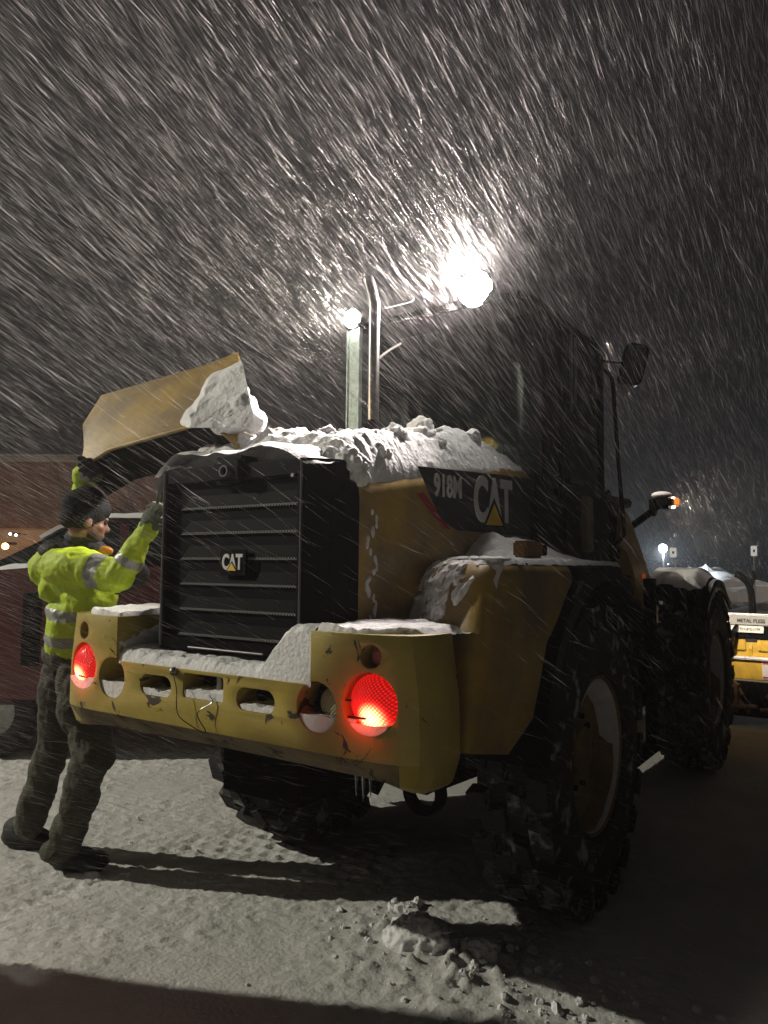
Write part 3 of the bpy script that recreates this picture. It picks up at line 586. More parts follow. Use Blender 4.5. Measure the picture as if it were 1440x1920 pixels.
# front fenders
for s in (-1, 1):
    bm = bmesh.new(); rows = []
    for x, dz, dy in ((.50, .02, 0), (.62, .035, 0), (.80, .02, 0), (.90, -.015, 0), (.935, -.06, 0), (.935, -.11, 0)):
        o_ = [(4.40+.78*math.cos(R(a))+(.06 if a < 60 else 0), .66+.80*math.sin(R(a))+dz) for a in range(132, 44, -8)]
        rows.append([bm.verts.new((s*x, y, z)) for y, z in o_])
    for a, b in zip(rows, rows[1:]):
        for k in range(len(a)-1): bm.faces.new((a[k], a[k+1], b[k+1], b[k]))
    o = from_bm('front_fender', bm, BLK, LOADER, True); md = o.modifiers.new('s', 'SOLIDIFY'); md.thickness = .02; bake(o)
BD_ = mat('bolt_dull', (.2, .2, .2), .5, .5)
for yy in (3.50, 3.66): from_bm('bolt', lathe(bmesh.new(), [(.602, .012), (.602, .018), (.61, .018), (.61, .012)], 'X', 16, (0, yy, 1.02), True), BD_, LOADER)
# --- wheels
def make_wheel():
    r = .676; w = .178
    prof = [(-.12, .345), (-.165, .37), (-w, .45), (-w+.005, .56), (-w+.03, .615), (-.10, .630), (0, .636), (.10, .630), (w-.03, .615), (w-.005, .56), (w, .45), (.165, .37), (.12, .345)]
    bm = bmesh.new(); lathe(bm, prof, 'X', 72)
    nb = 21; lr = random.Random(4)
    def lug(a0, a1, x0, x1, skew, h0=.612, h1=.676, tap=.8):
        am = (a0+a1)/2
        def P(x, a, rr): return (x, rr*math.cos(a), rr*math.sin(a))
        lo = [P(x0, a0, h0), P(x1, a0+skew, h0), P(x1, a1+skew, h0), P(x0, a1, h0)]
        t = lambda a: am+(a-am)*tap; xm = (x0+x1)/2; q = lambda x: xm+(x-xm)*.92
        hi = [P(q(x0), t(a0), h1), P(q(x1), t(a0)+skew, h1), P(q(x1), t(a1)+skew, h1), P(q(x0), t(a1), h1)]
        L = [bm.verts.new(p) for p in lo]; H = [bm.verts.new(p) for p in hi]
        bm.faces.new(H)
        for i in range(4):
            f_ = bm.faces.new((L[i], L[(i+1) % 4], H[(i+1) % 4], H[i]))
            if i in (0, 1, 3) and lr.random() < (.55 if abs(x0+x1) > .2 else .22): f_.material_index = 1
    da = 2*PI/nb
    for k in range(nb):
        a = k*da
        lug(a, a+da*.66, .085, .176, .02, .600, .672); lug(a+da*.5, a+da*1.16, -.176, -.085, -.02, .600, .672)
        lug(a+da*.30, a+da*.92, .004, .078, .035, .622, .676); lug(a+da*.78, a+da*1.40, -.078, -.004, -.035, .622, .676)
        # shoulder bars running down the sidewall
        for sx in (1, -1):
            o0 = a+(0 if sx > 0 else da*.5)
            v = [bm.verts.new((sx*x, rr*math.cos(t), rr*math.sin(t))) for x, rr, t in ((.172, .655, o0+.01), (.172, .655, o0+da*.6), (.182, .56, o0+da*.5), (.182, .56, o0+.03), (.192, .60, o0+da*.3))]
            bm.faces.new((v[0], v[1], v[4])); bm.faces.new((v[1], v[2], v[4])); bm.faces.new((v[2], v[3], v[4])); bm.faces.new((v[3], v[0], v[4]))
    me = {}
    for f in bm.faces: pass
    tyre = from_bm('tyre', bm, [RUBS, mat('tread_snow', (.30, .30, .28), .9, 0, 0, 24, (.03, .03, .03), bump=.6, bscale=70)], None)
    RIM = mat('rim_yellow', (.30, .17, .04), .6, 0, .5, 8, bump=.2)
    bm = bmesh.new(); lathe(bm, [(-.15, .352), (-.13, .33), (-.05, .32), (.10, .325), (.150, .352), (.155, .345), (.12, .315), (.06, .30), (.045, .20), (.05, .12), (.085, .11), (.09, .0005)], 'X', 60)
    nf = len(bm.faces)
    for k in range(10):
        a = 2*PI*k/10; lathe(bm, [(.04, .014), (.068, .014), (.070, .0005)], 'X', 8, (0, .16*math.cos(a), .16*math.sin(a)))
    bm.faces.ensure_lookup_table()
    for f in bm.faces[nf:]: f.material_index = 1
    rim = from_bm('rim', bm, [RIM, DARK], None, True)
    # crescent of snow packed in the rim
    def ang_w(a): return .012+.050*smst(-.2, .9, np.sin(a+.15))+.016*smst(.2, .95, np.cos(a+.7))
    A = np.linspace(0, 2*PI, 97)[:-1]; v = []
    for a in A:
        wd_ = float(ang_w(a))+.008*mnoise.noise(Vector((math.cos(a)*3, math.sin(a)*3, 0)))
        for t in np.linspace(0, 1, 6):
            rr = .338-wd_*t; x = .148-.085*t*t-.01+(.02*math.sin(t*PI)); v.append((x, rr*math.cos(a), rr*math.sin(a)))
    v = np.array(v); n = len(A); idx = np.arange(n*6).reshape(n, 6); nx = np.roll(idx, -1, 0)
    f = np.stack([idx[:, :-1], idx[:, 1:], nx[:, 1:], nx[:, :-1]], -1).reshape(-1, 4)
    sn = from_np('rim_snow', v, f, SNOWR, None, True)
    return tyre, rim, sn
wh = make_wheel(); first = True
for x, y, s in ((.748, 1.546, 1), (-.748, 1.546, -1), (.748, 4.40, 1), (-.748, 4.40, -1)):
    e = empty('wheel', (x, y, .668), 0, LOADER); e.rotation_euler = (0, 0, 0 if s > 0 else PI)
    for q in wh:
        c = q if first else q.copy()
        if not first: COL.objects.link(c)
        c.parent = e
        if q is wh[0]: c.rotation_euler = (random.random()*3, 0, 0)
    first = False
# snow caught on tread: sprinkle material
nt = RUBS.node_tree; N = nt.nodes; Lk = nt.links; b = N['Principled BSDF']; tc = N['Texture Coordinate']
n = N.new('ShaderNodeTexNoise'); n.inputs['Scale'].default_value = 6; n.inputs['Detail'].default_value = 8; n.inputs['Roughness'].default_value = .6
Lk.new(tc.outputs['Object'], n.inputs['Vector']); r = N.new('ShaderNodeValToRGB'); r.color_ramp.elements[0].position = .56; r.color_ramp.elements[1].position = .66
r.color_ramp.elements[0].color = (.018, .018, .018, 1); r.color_ramp.elements[1].color = (.42, .42, .40, 1); Lk.new(n.outputs['Fac'], r.inputs[0]); Lk.new(r.outputs[0], b.inputs['Base Color'])
# --- snow pusher mounted on the arms
PY = mat('pusher_yellow', (.62, .40, .03), .5, 0, .3, 6)
PL = empty('snow_pusher', (0, 6.55, 0), 0, LOADER)
boxo('moldboard', (-1.5, -.02, .40), (1.5, .06, .78), PY, PL, .01)
bm = bmesh.new()
for x in np.arange(-1.4, 1.5, .28): prism(bm, [(-.02, .78), (-.05, .72), (-.02, .62)], 0, x, x+.03)
for x in np.arange(-1.32, 1.5, .28): box(bm, (x, -.06, .70), (x+.17, .0, .82), .008)
from_bm('rib', bm, PY, PL)
boxo('top_beam', (-1.5, -.09, .82), (1.5, .05, .94), BLK, PL, .01)
boxo('sign_board', (-.6, -.115, .96), (1.42, -.10, 1.05), mat('sign_grey', (.25, .26, .24), .6), PL, .003)
pl = boxo('phone_board', (.60, -.135, .885), (.99, -.12, .952), mat('sign_white', (.62, .64, .58), .5), PL, .003)
INK = mat('ink_black', (.01, .01, .01), .6)
text('sign_lettering', 'METAL PLESS', .052, INK, PL, Matrix.Translation((.875, -.118, 1.0)) @ RX, .001, .0015, .86)
text('phone_lettering', '1 866-362-1688', .036, INK, pl, Matrix.Translation((.855, -.138, .918)) @ RX, .001, .001, .9)
DC = boxo('warning_decal', (.955, -.034, .42), (1.08, -.026, .60), mat('decal_white', (.5, .47, .45), .6), PL, .002)
for z in (.432, .57): boxo('decal_band', (.96, -.037, z), (1.075, -.035, z+.016), DRED, DC, 0)
bm = bmesh.new()
for x in np.arange(-1.4, 1.5, .35):
    box(bm, (x, -.22, .10), (x+.05, .0, .36)); tube(bm, [(x-.1, -.2, .14), (x+.22, -.2, .17)], .022, 8); tube(bm, [(x-.05, -.12, .28), (x+.15, -.16, .10)], .03, 8)
    tube(bm, [(x, -.05, .38), (x+.09, -.14, .26)], .018, 8)
from_bm('spring_edge', bm, mat('rusty_steel', (.20, .11, .06), .8, .2, .6, 14), PL)
boxo('cutting_edge', (-1.5, .0, .03), (1.5, .05, .38), DARK, PL)
boxo('end_plate', (1.42, -.3, .05), (1.5, .9, .82), PY, PL, .01); boxo('end_plate', (-1.5, -.3, .05), (-1.42, .9, .82), PY, PL, .01)
boxo('coupler', (-.5, -.5, .35), (.5, -.09, 1.0), BLK, PL, .02)
for k in range(2): tubeo('pusher_hose', smooth_path([(.55, -.5, 1.0), (.68, -.3, .85-.1*k), (.75, -.15, .95)], 5), .02, BLKG, PL)
sn = boxo('top_snow', (-1.48, -.118, 1.053), (1.40, -.09, 1.075), SNOW, PL, .012); boxo('ledge_snow', (-1.4, -.09, .61), (1.4, -.022, .64), SNOW, PL, .012)

def skin(name, corners, nu, nv, th, m, label, toward):
    bl, br_, tl_, tr_ = [Vector(c) for c in corners]; v = []
    for i in range(nu):
        for j in range(nv):
            u = i/(nu-1); w_ = j/(nv-1); p = bl.lerp(br_, u).lerp(tl_.lerp(tr_, u), w_); v.append(p+toward*th(u, w_, p))
    idx = np.arange(nu*nv).reshape(nu, nv); f = np.stack([idx[:-1, :-1], idx[1:, :-1], idx[1:, 1:], idx[:-1, 1:]], -1).reshape(-1, 4)
    o = from_np(name, np.array([tuple(p) for p in v]), f, m, None, True); return tag(o, label, 'snow', kind='stuff')
# ------------------------------------------------------------------ snow lying on the loader
def hs(X, Y):
    base = hood_top(X, Y)
    th = .055+.075*smst(.05, .6, Y)*smst(1.75, 1.2, Y)+.12*(fbm(X, Y, 4, 4.2)-.48)+.035*(fbm(X+7, Y, 5, 16, .6)-.5)+.016*(fbm(X+1, Y+5, 4, 45, .6)-.5)
    ridg = (np.abs(fbm(X+3, Y, 4, 26, .6)-.5)-.12)*.06
    th = th*smst(.56, .34, np.abs(X))+ridg*smst(.30, .42, np.abs(X))-.018*smst(.34, .46, np.abs(X))-.12*smst(.95, 1.0, np.abs(X)/(.455+.075*np.minimum(1, np.clip((Y-.2)/1.5, 0, 1)*1.3)))
    th = th-.08*smst(.30, .16, Y)-.03*smst(1.66, 1.72, Y)+.05*smst(-.1, -.4, X)*smst(1.2, .5, Y)
    return base+th
s1 = sheet('snow', -.53, .53, .10, 1.74, .0065, hs, SNOW, None, lambda X, Y, Z: Z < hood_top(X, Y)-.012)
tag(s1, 'thick lumpy snow lying on top of the loader hood', 'snow', kind='stuff')
def hs2(X, Y):   # cap over the black radiator surround
    th = .055+.05*(fbm(X+3, Y, 4, 7)-.5)-.06*smst(.25, .44, np.abs(X+.03))-.02*smst(.13, .05, Y)
    th = th*smst(-.445, -.38, X)
    return 1.868+.03*smst(.05, .25, Y)+th-.035*smst(.32, .46, np.abs(X))
s2 = sheet('snow', -.42, .44, .095, .33, .005, hs2, SNOW, None, lambda X, Y, Z: Z < 1.855)
tag(s2, 'smooth snow cap over the top edge of the black grille', 'snow', kind='stuff')
def lumps(name, items, label, m=SNOW, vox=.010, disp=.03, ds=.06, d2=.012):
    o = blobs(name, items, m, None, vox, 2, disp, ds, d2, .02); return tag(o, label, 'snow', kind='stuff')
it = []
for k in range(44):
    x = random.uniform(-.46, .40); y = random.uniform(.30, 1.15); z = float(hs(np.array([x]), np.array([y]))[0])-.01; r = random.uniform(.012, .048)
    it.append(('e', (x, y, z+.0), (r*1.3, r*1.1, r)))
it += [('e', (.42, .28, 1.88), (.06, .05, .05)), ('e', (.45, .30, 1.85), (.035, .04, .05)), ('e', (.10, 1.30, 2.20), (.07, .05, .05)), ('e', (.36, 1.34, 2.13), (.05, .05, .04)), ('e', (.38, .50, 1.93), (.06, .07, .05))]
lumps('snow_lumps', it, 'broken lumps of snow heaped on the hood snow', vox=.007, disp=.05, ds=.045, d2=.02)
# snow sliding off the raised door
def th_(u, w_, p):
    n1 = mnoise.fractal(p*9, 1, 2, 5); n2 = mnoise.fractal(p*34, 1, 2, 3)
    n0 = mnoise.noise(p*6)+.5*mnoise.noise(p*17)
    e = min(1, max(0, (u+.22*n0-.10)*6))*min(1, max(0, (1-w_+.12*n0*(1-u))*6-.15))
    return -.175+e*(.195+.008*n1+.003*n2+.02*n0+.05*max(0, u-.6)*(1-w_))
skin('snow', (W(330, 802, 3.0), W(478, 800, 2.90), W(383, 700, 3.23), W(450, 660, 3.17)), 110, 100, th_, SNOW, 'bright slab of snow stuck to the raised hood door', (CAM-W(400, 740, 3.1)).normalized())
it = [('e', W(x, y, d), (r*1.3, r*1.1, r)) for x, y, d, r in ((455, 760, 3.02, .05), (462, 785, 3.0, .055), (440, 790, 3.0, .05), (475, 792, 3.02, .05), (418, 800, 3.0, .04), (450, 735, 3.06, .03))]
lumps('snow', it, 'snow slumped between the raised door and the hood', disp=.03, ds=.05)
def tw(u, w_, p):
    n1 = mnoise.fractal(p*11, 1, 2, 4); return -.012+.016*n1+.022*min(1, max(0, (1-w_)*2-.3+.5*u))
skin('snow', ((-.487, .01, 1.14), (-.487, .42, 1.14), (-.487, .01, 1.29), (-.487, .42, 1.29)), 60, 30, tw, SNOWR, 'frost stuck to the inner wall of the left block', Vector((1, 0, 0)))
# snow in the counterweight tray, on its blocks and in its openings
def tray(X, Y):
    z = 1.135+.025*fbm(X, Y, 4, 9)+.012*fbm(X+4, Y, 4, 34)
    z = z+(.125+.03*fbm(X, Y+2, 3, 10))*smst(.25, .41, X+.06*(fbm(X*0+2, Y, 3, 9)-.5)+.03*fbm(X, Y, 3, 14))+.02*smst(-.3, -.45, X)
    z = z-.002+.016*smst(.0, .06, Y)+.016*(fbm(X+6, Y, 3, 12)-.5)
    return np.where(Y < .010, 1.120, z-.012*smst(.03, .01, Y))
tag(sheet('snow', -.482, .482, .0035, .35, .005, tray, SNOW), 'snow filling the tray between grille and counterweight face', 'snow', kind='stuff')
for s, lb in ((1, 'thin snow layer on the right block of the counterweight'), (-1, 'thin snow layer on the left block of the counterweight')):
    def top(X, Y, s=s):
        a = np.abs(X); th = .006+.028*fbm(X, Y, 4, 8)+.010*(fbm(X+2, Y, 3, 40)-.5); th = th-.03*smst(.80, .87, a)-.03*smst(.505, .49, a)-.02*smst(.02, .005, Y)
        yl = .01+.12*smst(.62, .90, a)**1.2; return 1.298+th-.05*smst(yl+.02, yl-.01, Y)
    x0, x1 = (.488, .885) if s > 0 else (-.885, -.488)
    tag(sheet('snow', x0, x1, .004, .42, .006, top, SNOW, None, lambda X, Y, Z: Z < 1.292), lb, 'snow', kind='stuff')
def fillcyl(cx, cz, r, lvl, y0, y1, lean=0):
    it = []
    n = 9
    bm = bmesh.new(); pts = []
    for k in range(n+1):
        a = math.asin(max(-1, min(1, lvl/r))); t = PI-a+(2*a+PI)*k/n; pts.append((cx+r*math.cos(t), cz+r*math.sin(t)+(.0)))
    prism(bm, pts, 1, y0, y1); bmesh.ops.subdivide_edges(bm, edges=bm.edges[:], cuts=2, use_grid_fill=True)
    for v in bm.verts:
        if v.co.z > cz+lvl-.012: v.co.z += .012*mnoise.noise(v.co*40)
    return bm
bm = fillcyl(.512, 1.062, .079, -.030, .008, .14); b2 = fillcyl(.708, 1.092, .093, -.060, .004, .13); me = bpy.data.meshes.new('t'); b2.to_mesh(me); bm.from_mesh(me); b2.free()
b2 = box(bmesh.new(), (.56, .006, 1.029), (.66, .10, 1.042), .004); me = bpy.data.meshes.new('t'); b2.to_mesh(me); bm.from_mesh(me); b2.free()
tag(from_bm('snow', bm, SNOW), 'snow caught under the right tail lamp and reversing lamp', 'snow', kind='stuff')
bm = fillcyl(-.512, 1.062, .079, -.020, .008, .14); b2 = fillcyl(-.708, 1.092, .093, -.045, .004, .13); me = bpy.data.meshes.new('t'); b2.to_mesh(me); bm.from_mesh(me); b2.free()
tag(from_bm('snow', bm, SNOW), 'snow caught in the two round openings of the left block', 'snow', kind='stuff')
for cx_, w_, z_, lb in ((.252, .175, 1.0165, 'snow strip in the right long slot of the bumper'), (-.252, .175, 1.0165, 'snow strip in the left long slot of the bumper'), (0, .205, 1.030, 'snow strip in the square tow opening of the bumper')):
    r_ = .039 if cx_ else .012; hw = w_/2; zc = 1.055 if cx_ else 1.073; hh_ = .039 if cx_ else .044; lv = zc-hh_+(.020 if cx_ else .030); pts = []
    for sg, a0, a1 in ((1, 0, -90), (-1, -90, -180)):
        for k in range(7):
            t = R(a0+(a1-a0)*k/6); px_, pz_ = cx_+sg*(hw-r_)+(r_-.0015)*math.cos(t), zc-hh_+r_+(r_-.0015)*math.sin(t)
            if pz_ < lv: pts.append((px_, pz_))
    pts = [(pts[0][0], lv)]+pts+[(pts[-1][0], lv)]; bm = bmesh.new(); prism(bm, pts, 1, .006, .098)
    bmesh.ops.subdivide_edges(bm, edges=[e for e in bm.edges if e.calc_length() > .03], cuts=9, use_grid_fill=True)
    for v in bm.verts:
        if v.co.z > lv-.002: v.co.z += .010*mnoise.noise(v.co*35)+.006*mnoise.noise(v.co*90)
    g = from_bm('snow', bm, SNOW)
    tag(g, lb, 'snow', kind='stuff')
def ty_of(x): return np.interp(x, [.40, .55, .70, .80, .86, .90, .92, .925], [.50, .36, .20, .12, .105, .115, .15, .22])
def yface(x, z): t = ty_of(x); return np.interp(z, [.93, 1.27, 1.46, 1.515, 1.53], [.25, .25+t*.75, .29+t*.92, .33+t, .38+t])
# fender snow
def fs(X, Y):
    hp = (.115+.05*(fbm(X, Y, 4, 7)-.5))*smst(.98, 1.16, Y+.10*(fbm(X+4, Y, 3, 8)-.5))*smst(2.15, 1.35, Y)*smst(.84, .54, X+.08*(fbm(X, Y+3, 3, 9)-.5))
    h = hp+.008+.022*(fbm(X+2, Y, 4, 13)-.45)+.008*(fbm(X, Y, 3, 50)-.5)
    e0 = .38+ty_of(X)
    h = h-.05*smst(e0+.03, e0-.01, Y)-.035*smst(.875, .915, X)-.03*smst(1.93, 1.97, Y)
    return 1.53+h
tag(sheet('snow', .45, .92, .38, 1.98, .007, fs, SNOW, None, lambda X, Y, Z: Z < 1.522), 'snow drift on the right rear fender beside the cab', 'snow', kind='stuff')
nu, nv = 110, 80; v = []
for i_ in range(nu):
    for j_ in range(nv):
        u = i_/(nu-1); w_ = j_/(nv-1); x = .50+.42*u; z = 1.17+.365*w_; y = yface(x, min(z, 1.53)); p = Vector((x, y, z))
        n0 = mnoise.noise(p*7)+.5*mnoise.noise(p*19); n1 = mnoise.fractal(p*26, .8, 2, 5)
        e = min(1, max(0, (.93-u+.22*n0-.35*(1-w_))*5))*min(1, max(0, (w_-.05+.30*n0)*4))
        v.append((x, y+.025-e*(.036+.016*n1+.010*n0), z))
idx = np.arange(nu*nv).reshape(nu, nv); f = np.stack([idx[:-1, :-1], idx[1:, :-1], idx[1:, 1:], idx[:-1, 1:]], -1).reshape(-1, 4)
tag(from_np('snow', np.array(v), f, SNOWR, None, True), 'clotted snow on the rear corner of the right fender', 'snow', kind='stuff')
def ff(X, Y):
    th = .028-.03*smst(.82, .93, X); a = np.clip((Y-4.40)/.78, -1, 1); return .66+.80*np.sqrt(1-a*a*.93)+.035+th-.06*smst(.80, .90, X)-.075*smst(.32, .62, np.abs(a)+.25*(fbm(X, Y, 3, 14)-.5))
tag(sheet('snow', .50, .93, 3.80, 4.98, .012, ff, SNOW, None, lambda X, Y, Z: Z < .66+.80*np.sqrt(1-np.clip((Y-4.40)/.80, -1, 1)**2)+.015-.07*smst(.80, .93, X)), 'smooth snow hood on the black front fender', 'snow', kind='stuff')
tag(blobs('snow', [('e', (.64, 3.89, 2.06), (.075, .085, .028))], SNOW, None, .008, 2), 'snow cap on the front lamp of the loader', 'snow', kind='stuff')
# streak of frozen slush down the hood side
it = [('e', (.462+.004, .36+.03*math.sin(k), 1.70-.024*k), (.008, .006+.006*random.random(), .014+.012*random.random())) for k in range(17)]
tag(blobs('snow', it, SNOWR, None, .006, 1, .008, .02), 'frozen drip trail down the yellow hood side', 'snow', kind='stuff')
# icicles
for k, (px, py, l) in enumerate(((632, 1436, .075), (642, 1440, .085), (655, 1442, .07))):
    p = Vector((.555+.028*k, .16, .835)); o = tubeo('icicle', [p+Vector((0, 0, .03)), p, p+Vector((0, 0, -l*.5)), p+Vector((.001, 0, -l))], [.008, .007, .004, .0008], ICE, None, 8)
    tag(o, ('left', 'middle', 'right')[k]+' of the three icicles under the counterweight', 'icicle', 'icicles under the counterweight')
tag(blobs('ice_lump', [('e', (-.02, .42, .80), (.06, .05, .06))], SNOWR, None, .008, 2, .01, .05), 'round white ice lump hanging under the counterweight', 'ice lump')

# ------------------------------------------------------------------ lumps on the ground
def gz(x, y): return float(ground_z(np.array([x]), np.array([y]))[0])
it = [('e', (.42, .80, .03), (.13, .10, .085)), ('e', (.37, .76, .03), (.10, .08, .06)), ('e', (.50, .86, .02), (.08, .07, .05)), ('e', (.33, .86, .01), (.09, .06, .04))]
o = blobs('snow_lump', it, SNOW, None, .008, 1, .06, .07, .02, .02); tag(o, 'largest broken lump of snow lying behind the rear tyre', 'snow lump')
it = [('e', (.64, .84, .02), (.07, .06, .05)), ('e', (.69, .87, .02), (.05, .05, .04))]
o = blobs('snow_lump', it, SNOW, None, .007, 1, .05, .05, .015, .02); tag(o, 'small snow lump right beside the largest lump', 'snow lump')
it = []
for k in range(300):
    a = random.random()*2*PI; d = random.random()**.6; x = .70+.95*d*math.cos(a)+.15; y = .73+.34*d*math.sin(a); r = (.003+.018*random.random()**3.5)*(1.2-d*.5)
    it.append((x, y, r))
for k in range(14): it.append((.22+random.uniform(-.08, .08), 1.02+random.uniform(-.06, .06), random.uniform(.012, .032)))
for k in range(70): it.append((random.uniform(-2.6, 1.9), random.uniform(-.6, 1.6), random.uniform(.003, .009)))
bm = bmesh.new()
for x, y, r in it:
    M = Matrix.Translation((x, y, gz(x, y)+r*.3)) @ Matrix.Rotation(random.random()*3, 4, (random.random(), random.random(), 1)) @ Matrix.Diagonal((r*random.uniform(.8, 1.4), r, r*random.uniform(.6, 1), 1))
    rr = bmesh.ops.create_icosphere(bm, subdivisions=2, radius=1, matrix=M)
    for v in rr['verts']: v.co += Vector((random.uniform(-1, 1), random.uniform(-1, 1), random.uniform(-1, 1)))*r*.22
tag(from_bm('snow_crumbs', bm, SNOW), 'loose crumbs of snow scattered on the packed ground', 'snow crumbs', kind='stuff')

# ------------------------------------------------------------------ person
PS = empty('person', W(120, 1640, 3.66)); PS.location.z = 0
tag(PS, 'person in yellow hi-vis jacket and black beanie holding up the hood door', 'person')
P0 = Vector(PS.location)
def J(px, py, d): return W(px, py, d)-P0
SKIN = mat('skin', (.20, .10, .06), .55, bump=.05, bscale=200)
JK = mat('hi_vis_yellow', (.46, .62, .012), .65, 0, .15, 9, bump=.35, bscale=45)
TAPE = mat('reflective_tape', (.30, .31, .28), .4, .3, .2, 30)
JD = mat('jacket_black', (.020, .021, .024), .8, bump=.3, bscale=40)
TR = mat('work_trousers', (.062, .058, .042), .9, 0, .15, 4, bump=.5, bscale=45)
BT = mat('boot_leather', (.010, .010, .010), .6, 0, .3, 20, bump=.3)
BN = mat('beanie_knit', (.009, .009, .010), .95, bump=.9, bscale=120)
GL = mat('work_glove', (.10, .12, .08), .85, bump=.4, bscale=80)
GLD = mat('dark_glove', (.03, .03, .032), .85, bump=.4, bscale=80)
fx = (rgt*.80+fwd*.58-upv*.26).normalized(); sx_ = fx.cross(Vector((0, 0, 1))).normalized(); ux = sx_.cross(fx)
HM = Matrix((fx, sx_, ux)).transposed()      # columns: face direction, the person's right side, up
def HB(a, b, c): return hc+fx*a+sx_*b+ux*c
hc = J(163, 974, 3.58)
neck = J(152, 1020, 3.60)
it = [('e', HB(-.01, 0, .03), (.098, .076, .100), HM), ('e', HB(.028, 0, -.035), (.066, .058, .085), HM), ('e', HB(.065, 0, -.095), (.024, .024, .020), HM),
      ('e', HB(.102, 0, -.028), (.018, .012, .018), HM), ('c', HB(.084, 0, .01), HB(.108, 0, -.03), .009, .011), ('e', HB(.082, 0, .018), (.016, .045, .012), HM),
      ('e', HB(.088, 0, -.062), (.012, .022, .007), HM), ('e', HB(.086, 0, -.074), (.011, .019, .007), HM), ('e', HB(.055, .04, -.03), (.025, .02, .022), HM), ('e', HB(.055, -.04, -.03), (.025, .02, .022), HM),
      ('e', HB(-.012, .078, -.02), (.022, .010, .032), HM), ('e', HB(-.012, -.078, -.02), (.022, .010, .032), HM), ('c', HB(-.02, 0, -.06), neck, .052, .058)]
hips = J(138, 1240, 3.62); ch = J(158, 1090, 3.58)
it += [('c', neck, ch, .055, .10), ('c', ch, hips, .09, .08)]
it += [('c', hips+Vector((.0, 0, 0)), J(175, 1400, 3.52), .05, .04), ('c', hips, J(92, 1410, 3.75), .05, .04), ('c', J(175, 1400, 3.52), J(118, 1600, 3.62), .04, .03), ('c', J(92, 1410, 3.75), J(48, 1560, 3.86), .04, .03)]
body = blobs('body', it, SKIN, PS, .0065, 2)
EY = mat('eye_dark', (.03, .02, .02), .2)
for s in (-1, 1):
    bm = bmesh.new(); bmesh.ops.create_uvsphere(bm, u_segments=12, v_segments=8, radius=.011, matrix=Matrix.Translation(HB(.080, s*.032, .0))); from_bm('eye', bm, EY, body, True)
HR = mat('beard_hair', (.035, .022, .015), .9, bump=.8, bscale=150)
blobs('beard', [('e', HB(.045, 0, -.085), (.045, .052, .032), HM), ('e', HB(.03, 0, -.07), (.04, .063, .035), HM)], HR, body, .006, 1, .006, .01)
bn = blobs('beanie', [('e', HB(-.018, 0, .052), (.114, .094, .100), HM), ('e', HB(-.035, 0, .0), (.092, .090, .065), HM), ('e', HB(-.02, 0, .13), (.06, .055, .030), HM), ('c', HB(.055, -.03, .055), HB(.055, .03, .055), .040, .040), ('e', HB(-.085, 0, -.01), (.035, .06, .05), HM)], BN, body, .007, 3, .012, .05)
# jacket
sh_n = J(150, 1062, 3.44); el_n = J(222, 1082, 3.36); wr_n = J(266, 1008, 3.34); hn = J(282, 974, 3.33)
sh_f = J(160, 1050, 3.76); el_f = J(158, 975, 3.88); wr_f = J(160, 890, 3.62); hf = J(165, 855, 3.50)
def ori(zdir, xdir):
    z = zdir.normalized(); x = (xdir-z*xdir.dot(z)).normalized(); return Matrix((x, z.cross(x), z)).transposed()
tz = (neck-hips); TM = ori(tz, rgt)
it = [('e', J(148, 1078, 3.58), (.165, .135, .14), TM), ('e', J(166, 1115, 3.56), (.138, .13, .15), TM), ('e', J(150, 1150, 3.60), (.150, .135, .12), TM), ('c', J(146, 1165, 3.60), J(142, 1196, 3.61), .140, .142),
      ('e', J(142, 1196, 3.61), (.150, .142, .035), TM), ('e', J(92, 1062, 3.62), (.085, .10, .095), TM), ('e', J(106, 1098, 3.6), (.075, .10, .08), TM),
      ('c', sh_n, el_n, .088, .075), ('c', el_n, wr_n, .070, .048), ('c', J(110, 1062, 3.5), sh_n, .09, .095), ('c', sh_f, el_f, .085, .070), ('c', el_f, wr_f, .065, .052), ('c', J(150, 1060, 3.6), sh_f, .10, .09),
      ('e', J(152, 1038, 3.60), (.12, .11, .05), TM), ('c', wr_n, J(277, 992, 3.34), .048, .050)]
jk = blobs('jacket', it, [JK, TAPE, JD], PS, .0075, 4, .045, .15, .018, .045)
me = jk.data; n = len(me.polygons); ctr = np.empty(n*3); me.polygons.foreach_get('center', ctr); ctr = ctr.reshape(-1, 3)
def pxy(p):
    d = p+np.array(P0)-np.array(CAM); z = d@np.array(fwd); return 720+F_PX*(d@np.array(rgt))/z, 960-F_PX*(d@np.array(upv))/z
def axis(p, a, b):
    a = np.array(a); b = np.array(b); L = np.linalg.norm(b-a); u = (b-a)/L; q = p-a; t = q@u; return t/L, np.linalg.norm(q-np.outer(t, u), axis=1)
mi = np.zeros(n, int)
t, r_ = axis(ctr, J(146, 1060, 3.58), J(142, 1205, 3.61)); onT = (r_ < .2)
mi[onT & (((t > .52) & (t < .66)) | ((t > .86) & (t < .99)))] = 1
t, r_ = axis(ctr, sh_n, el_n); mi[(r_ < .11) & (t > .42) & (t < .72)] = 1
t, r_ = axis(ctr, el_n, wr_n); mi[(r_ < .09) & (t > .35) & (t < .55)] = 1
t, r_ = axis(ctr, el_f, wr_f); mi[(r_ < .09) & (t > .3) & (t < .5)] = 1
me.polygons.foreach_set('material_index', mi.astype(np.int32))
blobs('collar', [('e', J(120, 1028, 3.60), (.105, .10, .035), TM), ('e', J(98, 1032, 3.60), (.055, .085, .045), TM), ('c', J(150, 1022, 3.6), J(182, 1032, 3.58), .065, .05)], JD, jk, .008, 3, .03, .06)
blobs('neck_warmer', [('e', J(152, 1008, 3.59), (.075, .075, .045), TM)], JD, jk, .007, 2, .012, .05)
